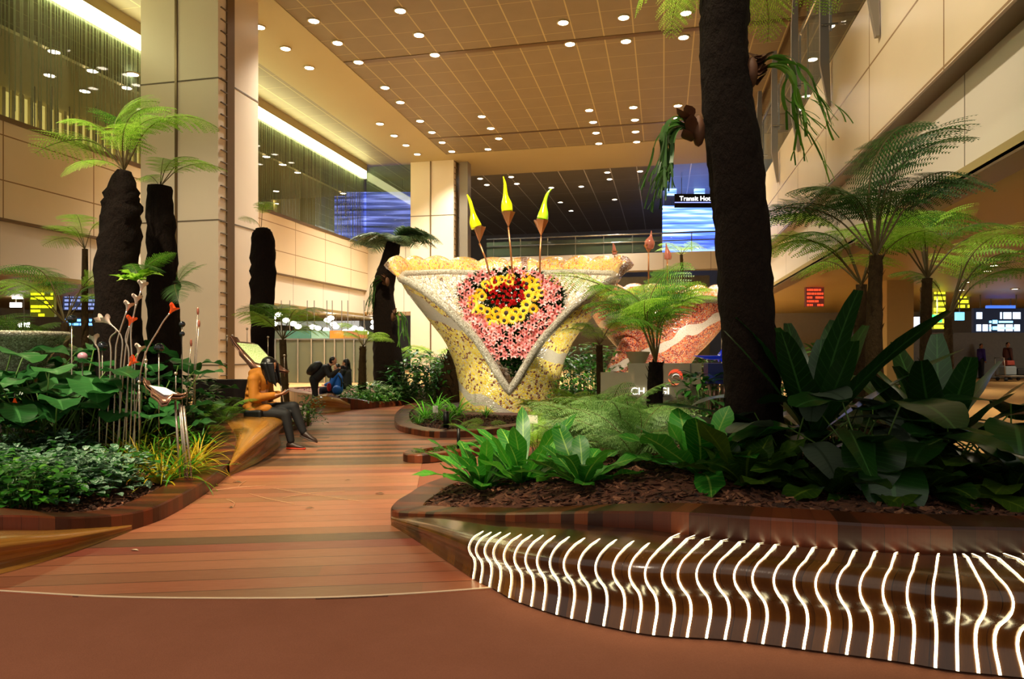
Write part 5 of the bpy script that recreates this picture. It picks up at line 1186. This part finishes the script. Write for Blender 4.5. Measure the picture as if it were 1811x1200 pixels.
# ---------------------------------------------------------------- people
skin=plain('skin','c88f6c',.5,var=.05); hairm=plain('black_hair','0c0908',.35,var=.2,nscale=60)
def remesh(o,vox,it=6):
    r=o.modifiers.new('r','REMESH'); r.mode='VOXEL'; r.voxel_size=vox; r.use_smooth_shade=True
    s=o.modifiers.new('s','SMOOTH'); s.iterations=it; s.factor=.5
def chain(m,pts,rad,n=10):
    for (a,b),(ra,rb) in zip(zip(pts,pts[1:]),zip(rad,rad[1:])): m.capsule(a,b,ra,rb,n)
def hand(m,wr,dirv,palmn,sc=1,curl=.8):
    wr=Vector(wr); dv=Vector(dirv).normalized(); nv=Vector(palmn).normalized(); sv=dv.cross(nv).normalized(); nv=sv.cross(dv)
    for k,o in enumerate((-.028,-.009,.01,.028)): m.capsule(wr+sv*o*.6*sc,wr+dv*.075*sc+sv*o*sc,.014*sc,.011*sc,8)
    for k,(o,l) in enumerate(((-.03,.062),(-.01,.074),(.01,.07),(.03,.055))):
        p=wr+dv*.08*sc+sv*o*sc; d=dv.copy(); r=.0085*sc
        for seg in range(3):
            a=curl*(.35+.3*seg); d=(dv*math.cos(a*(seg+1)*.6)+nv*math.sin(a*(seg+1)*.6)).normalized(); q=p+d*l*sc*(.45,.33,.25)[seg]; m.capsule(p,q,r,r*.9,7); p=q; r*=.92
    p=wr+dv*.025*sc-sv*.03*sc; q=p+(dv*.6-sv*.6+nv*.5).normalized()*.035*sc; m.capsule(p,q,.012*sc,.01*sc,7); m.capsule(q,q+(dv*.8-sv*.1+nv*.6).normalized()*.03*sc,.0095*sc,.008*sc,7)
def head(m,c,fwd,sc=1,neck=None):
    c=Vector(c); f=Vector(fwd).normalized(); side=f.cross(Vector((0,0,1))).normalized(); up=side.cross(f).normalized()
    rot=Matrix((side,f,up)).transposed()
    m.ell(c+up*.02*sc,(.073*sc,.092*sc,.10*sc),14,0,rot); m.ell(c-up*.045*sc+f*.02*sc,(.055*sc,.065*sc,.065*sc),12,0,rot)
    m.capsule(c+f*.09*sc+up*.005*sc,c+f*.108*sc-up*.022*sc,.008*sc,.013*sc,7)
    m.capsule(c+f*.082*sc-up*.052*sc-side*.018*sc,c+f*.082*sc-up*.052*sc+side*.018*sc,.008*sc,.008*sc,7)
    for s in (-1,1):
        m.ell(c+side*s*.076*sc-up*.005*sc,(.012*sc,.02*sc,.032*sc),8,0,rot); m.capsule(c+f*.078*sc+side*s*.015*sc+up*.028*sc,c+f*.074*sc+side*s*.045*sc+up*.026*sc,.009*sc,.008*sc,6)
    return side,f,up
eyem=plain('eye_white','e8e4dc',.2); pup=plain('dark_iris','1c100a',.2); lipm=plain('lips','a05848',.5)
def face(root,c,f,sc=1):
    c=Vector(c); f=Vector(f).normalized(); side=f.cross(Vector((0,0,1))).normalized(); up=side.cross(f)
    m=M()
    for s in (-1,1): m.ell(c+f*.082*sc+side*s*.03*sc+up*.012*sc,(.011*sc,.011*sc,.008*sc),8,0); m.ell(c+f*.0915*sc+side*s*.03*sc+up*.011*sc,(.005*sc,)*3,6,1)
    m.build('eyes',[eyem,pup],root); m=M(); m.capsule(c+f*.091*sc-up*.052*sc-side*.014*sc,c+f*.091*sc-up*.052*sc+side*.014*sc,.004*sc,.004*sc,6); m.build('lips',lipm,root)
def shoe(root,heel,dirv,L,m1,m2,up=(0,0,1)):
    h=Vector(heel); d=Vector(dirv).normalized(); u=Vector(up); s=d.cross(u).normalized(); u=s.cross(d); m=M()
    def sec(t,wd,z0,z1,mi):
        return [h+d*t*L+s*math.cos(a)*wd+u*(z0+(z1-z0)*(math.sin(a)*.5+.5)) for a in [2*PI*k/12 for k in range(12)]]
    m.grid([sec(t,w_,.008,z,0) for t,w_,z in ((-.02,.01,.03),(0,.03,.08),(.2,.036,.095),(.4,.038,.08),(.65,.044,.055),(.85,.04,.045),(.97,.022,.03),(1.0,.006,.02))],0,close_v=True)
    m.grid([sec(t,w_,-.008,.018,1) for t,w_ in ((-.04,.008),(0,.036),(.3,.04),(.65,.05),(.88,.044),(1.0,.024),(1.03,.006))],1,close_v=True)
    return m.build('shoe',[m1,m2],root)
# -- woman in the mustard jacket. local frame: +x = the way she faces (to the right of the photo), z up
wb=AT(455,9.45); YW=YAW+D(-8)
wm=empty('person',(wb.x,wb.y,0),'seated person in a mustard jacket and black trousers looking at a phone','person',None,YW)
jm=plain('mustard_jacket','b06c10',.75,var=.2,nscale=14,bump=.3); tm=plain('black_trousers','0c0c0e',.75,var=.2); shm=plain('brown_shoe','3a2a22',.5); som=plain('orange_red_sole','c03818',.6); bag=plain('black_bag','0a0a0a',.5)
hipz=.52; hip=Vector((0,0,hipz)); ch=Vector((.03,0,hipz+.40)); nk=Vector((.09,0,hipz+.50)); hd=Vector((.17,0,hipz+.60)); hf=Vector((.85,0,-.5)).normalized()
KL=Vector((.50,.06,.56)); AL=Vector((.66,.05,.22)); KR=Vector((.46,-.09,.47)); AR=Vector((.54,-.10,.085))
hl=Vector((0,.09,hipz-.02)); hr=Vector((0,-.09,hipz-.02))
sl=Vector((.04,.17,hipz+.43)); sr=Vector((.04,-.17,hipz+.43)); el_=Vector((.08,.21,hipz+.17)); er=Vector((.07,-.22,hipz+.17)); wl_=Vector((.31,.05,hipz+.215)); wr=Vector((.30,-.06,hipz+.205))
m=M(); head(m,hd,hf); m.capsule(nk-Vector((0.02,0,.03)),hd-Vector((.02,0,.04)),.05,.05); chain(m,[hip,ch,nk],[.13,.13,.06]); chain(m,[sl,el_,wl_],[.05,.042,.028]); chain(m,[sr,er,wr],[.05,.042,.028]); m.capsule(sl,sr,.055,.055)
for h_,k_,a_ in ((hl,KL,AL),(hr,KR,AR)): chain(m,[h_,k_,a_],[.075,.055,.036]); 
hand(m,wl_,(.9,-.1,.12),(.1,-.4,1),1,.7); hand(m,wr,(.9,.2,.15),(.1,.3,1),1,.7)
b=m.build('body',skin,wm); remesh(b,.0065,4); face(b,hd,hf)
m=M(); chain(m,[hip-Vector((.03,0,.0)),hip+Vector((-.02,0,.22)),ch],[.155,.145,.155]); m.capsule(sl,sr,.085,.085); chain(m,[sl,el_,wl_-Vector((.03,0,0))],[.08,.068,.05]); chain(m,[sr,er,wr-Vector((.03,0,0))],[.08,.068,.05])
m.capsule(ch+Vector((.02,-.03,.08)),ch+Vector((.02,.03,.08)),.085,.085); m.capsule((-.06,0,hipz+.50),(.03,0,hipz+.53),.07,.06)
m.capsule((.02,-.1,hipz-.0),(.02,.1,hipz),.13,.13); m.capsule((.1,-.12,hipz+.02),(.22,-.12,hipz+.03),.075,.06); m.capsule((.1,.1,hipz+.02),(.2,.1,hipz+.05),.075,.06)
for k in range(5): m.capsule((-.12+.02*k,-.13,hipz+.05+.09*k),(.12,-.15,hipz+.03+.09*k),.03,.02)
j=m.build('jacket',jm,wm); remesh(j,.014,5)
m=M(); m.capsule(hl+Vector((0,0,-.0)),hr,.11,.11); chain(m,[hl,KL,AL-Vector((.01,0,0))],[.105,.078,.052]); chain(m,[hr,KR,AR+Vector((0,0,.03))],[.105,.075,.052])
t_=m.build('trousers',tm,wm); remesh(t_,.014,5)
shoe(wm,AR+Vector((-.05,0,-.077)),(1,-.05,0),.26,shm,som)
shoe(wm,AL+Vector((-.05,0,-.06)),(1,0,-.35),.25,shm,shm,(.3,0,1))
m=M(); side=Vector((0,1,0)); 
m.ell(hd+Vector((-.005,0,.04)),(.105,.09,.1),14); 
for k in range(26):
    a=PI*.25+PI*1.5*k/25; y_=.085*math.sin(a); x_=-.02+.075*math.cos(a)
    m.capsule(hd+Vector((x_,y_,.03)),hd+Vector((x_*1.0+.05,y_*1.0,-.19-.06*math.sin(k*2.3))),.022,.010,6)
for s_ in (-1,1):
    for k in range(6): m.capsule(hd+Vector((.03+.012*k,s_*.084-.004*s_*k,.04)),hd+Vector((.075+.014*k,s_*.075,-.2-.015*k)),.018,.009,6)
h=m.build('hair',hairm,b); remesh(h,.009,3)
m=M(); m.box((.05,-.19,hipz-.06),(.26,.1,.15)); o=m.build('handbag',bag,None,False); bv=o.modifiers.new('b','BEVEL'); bv.width=.03; bv.segments=3
rt=Matrix.Rotation(YW,4,'Z'); o.matrix_world=Matrix.Translation((wb.x,wb.y,0))@rt; tag(o,'black handbag on the bench beside the seated person in the mustard jacket','bag')
m=M(); m.box((0,0,0),(.14,.07,.009)); o=m.build('phone',plain('pale_phone','b8b4ac',.3),None,False); o.matrix_world=Matrix.Translation((wb.x,wb.y,0))@rt@Matrix.Translation((.41,-.01,hipz+.245))@Matrix.Rotation(D(-35),4,'Y'); tag(o,'pale phone held in both hands by the person in the mustard jacket','phone')
# -- standing person bending forward with a camera
def figure(base,rz,sc,label,J,cols,hairf,vox=.014,extra=None,jr=1.0):
    root=empty('person',base,label,'person',None,rz,sc); v=lambda k:Vector(J[k])
    m=M(); f=Vector(J['face']); head(m,v('head'),f); m.capsule(v('neck'),v('head')-Vector((0,0,.04)),.05,.05); chain(m,[v('hip'),v('chest'),v('neck')],[.12,.13,.06])
    m.capsule(v('sl'),v('sr'),.055,.055)
    for s in 'lr': chain(m,[v('s'+s),v('e'+s),v('w'+s)],[.048,.04,.027]); chain(m,[v('h'+s),v('k'+s),v('a'+s)],[.08,.055,.036]); hand(m,v('w'+s),v('w'+s)-v('e'+s),(0,0,1) if 'pn' not in J else J['pn'],1,.8)
    b=m.build('body',skin,root); remesh(b,.008,4); face(b,v('head'),f)
    m=M(); chain(m,[v('hip'),v('chest')],[.145*jr,.15*jr]); m.capsule(v('chest'),v('neck')-(v('neck')-v('chest'))*.25,.14*jr,.08); m.capsule(v('sl'),v('sr'),.078,.078)
    for s in 'lr': chain(m,[v('s'+s),v('e'+s),v('w'+s)],[.075,.062,.045])
    o=m.build('jacket',cols[0],root); remesh(o,vox,4)
    m=M(); m.capsule(v('hl'),v('hr'),.105,.105)
    for s in 'lr': chain(m,[v('h'+s),v('k'+s),v('a'+s)],[.105,.078,.06])
    o=m.build('trousers',cols[1],root); remesh(o,vox,4)
    for s in 'lr': shoe(root,v('a'+s)+Vector((-.04,0,-.075)),J.get('toe',(1,0,0)),.26,cols[2],cols[2])
    m=M(); c=v('head'); fn=f.normalized(); m.ell(c-fn*.015+Vector((0,0,.045)),(.092,.092,.085),12); m.ell(c-fn*.04,(.08,.085,.1),12)
    if hairf>1:
        for k in range(10): m.capsule(c-fn*.07+Vector((0,(k-4.5)*.016,.02)),c-fn*.08+Vector((0,(k-4.5)*.018,-.2)),.02,.012,6)
    o=m.build('hair',hairm,b); remesh(o,.012,3); return root
blackc=plain('black_coat','16171a',.7,var=.2); dark=plain('charcoal_trousers','131318',.75,var=.2); bluec=plain('bright_blue_jacket','1468d0',.6,var=.15); navy=plain('navy_trousers','161a34',.7)
mb=AT(556,15.1); J=dict(hip=(0,0,.86),chest=(.30,0,1.14),neck=(.43,0,1.27),head=(.52,0,1.37),face=(.95,0,-.25),sl=(.34,.17,1.2),sr=(.34,-.17,1.2),el=(.44,.2,.95),er=(.46,-.2,.97),wl=(.68,.06,1.16),wr=(.68,-.05,1.14),hl=(0,.09,.84),hr=(0,-.09,.84),kl=(-.02,.1,.46),kr=(.06,-.1,.46),al=(-.03,.1,.08),ar=(.05,-.1,.08))
mn=figure((mb.x,mb.y,0),YAW,.80,'person in black bending forward to take a photo, with a backpack',J,(blackc,dark,blackc),1)
def on_person(root,m,name,mat,label,cat,vox=None):
    o=m.build(name,mat,None,True); 
    if vox: remesh(o,vox,4)
    o.matrix_world=Matrix.Translation(root.location)@Matrix.Rotation(root.rotation_euler.z,4,'Z')@Matrix.Scale(root.scale.x,4); return tag(o,label,cat)
m=M(); m.ell((.02,0,1.17),(.17,.17,.25),12,0,Matrix.Rotation(D(48),3,'Y')); m.ell((-.08,0,1.12),(.11,.13,.17),12,0,Matrix.Rotation(D(48),3,'Y')); on_person(mn,m,'backpack',bag,'black backpack worn by the person bending forward','backpack',.02)
m=M(); m.box((.78,0,1.2),(.07,.13,.09)); m.tube([(.81,0,1.2),(.9,0,1.19)],.035,12); on_person(mn,m,'camera',blackc,'black camera held up by the person bending forward','camera')
# -- two seated figures by the hump bench
sb=AT(597,15.95); J2=dict(hip=(0,0,.42),chest=(.02,0,.72),neck=(.02,0,.86),head=(.02,0,1.0),face=(.5,.8,.05),sl=(.02,.15,.8),sr=(.02,-.15,.8),el=(.1,.2,.6),er=(.12,-.2,.6),wl=(.3,.1,.55),wr=(.3,-.1,.55),hl=(0,.08,.4),hr=(0,-.08,.4),kl=(.4,.1,.42),kr=(.4,-.1,.42),al=(.42,.1,.08),ar=(.42,-.1,.08))
ch_=figure((sb.x,sb.y,.06),YAW+PI*.97,.86,'child in a bright blue jacket with dark straps seated facing away',J2,(bluec,navy,blackc),1,jr=1.05)
m=M()
for s in (-1,1): m.tube(crom([(.14,s*.1,.5),(.17,s*.1,.7),(.05,s*.11,.88),(-.13,s*.1,.7),(-.14,s*.09,.5)],5,False),.02,6)
m.tube([(-.14,-.12,.6),(-.15,.12,.6)],.02,6); o=m.build('strap',blackc,ch_)
m=M(); m.ell((.05,0,0),(.1,.12,.1),12); o=m.build('bag',bluec); p=AT(592,15.5,.44); o.location=p; tag(o,'round blue bag beside the child in the blue jacket','bag')
m=M(); m.ell((0,0,0),(.05,.06,.1),12); o=m.build('bottle_pouch',plain('red_pouch','c02028',.5)); o.location=AT(582,15.5,.5); tag(o,'small red and white pouch left of the blue bag','bag')
sb=AT(613,16.7); J3=dict(J2); J3['face']=(-.9,.2,.1)
figure((sb.x,sb.y,.1),YAW+PI*.9,.92,'person in a dark jacket seated behind the child in blue, facing left',{**J2,'face':(.95,.1,.1)},(blackc,dark,blackc),2)
# -- far travellers with a luggage trolley
p=AT(1735,32.5); JS=dict(hip=(0,0,.95),chest=(0,0,1.28),neck=(0,0,1.47),head=(.02,0,1.6),face=(-.2,-1,0),sl=(0,.18,1.4),sr=(0,-.18,1.4),el=(0,.24,1.12),er=(0,-.24,1.12),wl=(.06,.22,.88),wr=(.06,-.22,.88),hl=(0,.09,.93),hr=(0,-.09,.93),kl=(0,.1,.5),kr=(0,-.1,.5),al=(0,.1,.08),ar=(0,-.1,.08),toe=(0,-1,0))
figure((p.x,p.y,0),YAW,.95,'distant person in a purple top standing under the dark sign',JS,(plain('purple_top','3c2c90',.7),dark,blackc),2,.02)
p=AT(1782,31); figure((p.x,p.y,0),YAW,.98,'distant person in dark clothes behind a loaded trolley',JS,(plain('maroon_top','4a2420',.7),dark,blackc),1,.02)
p=AT(1790,29.5); tr_=empty('luggage_trolley',(p.x,p.y,0),'luggage trolley loaded with bags at the right edge','trolley',None,YAW)
m=M(); m.box((0,0,.22),(1.1,.6,.06)); m.tube([(-.5,-.28,.2),(-.55,-.28,1.0),(-.55,.28,1.0),(-.5,.28,.2)],.02,6); m.build('frame',MT['greysteel'],tr_)
for x_,y_ in ((-.45,-.25),(-.45,.25),(.45,-.25),(.45,.25)): m=M(); m.tube([(x_,y_-.02,.08),(x_,y_+.02,.08)],.08,10); m.build('wheel',blackc,tr_)
for (dx,dz,sz,cc,lab) in ((-.2,.45,(.5,.45,.38),'7c8890','grey suitcase lying on the luggage trolley'),(.3,.4,(.4,.4,.28),'141414','black bag on the right of the luggage trolley'),(-.15,.78,(.35,.3,.22),'8c3020','small red bag on top of the trolley load')):
    m=M(); m.box((0,0,0),sz); o=m.build('suitcase',plain('case_'+cc,cc,.5),None,False); q=o.modifiers.new('b','BEVEL'); q.width=.05; q.segments=3; o.location=Vector((p.x,p.y,0))+Vector((CY*dx,SY*dx,dz)); o.rotation_euler=(0,0,YAW); tag(o,lab,'suitcase')
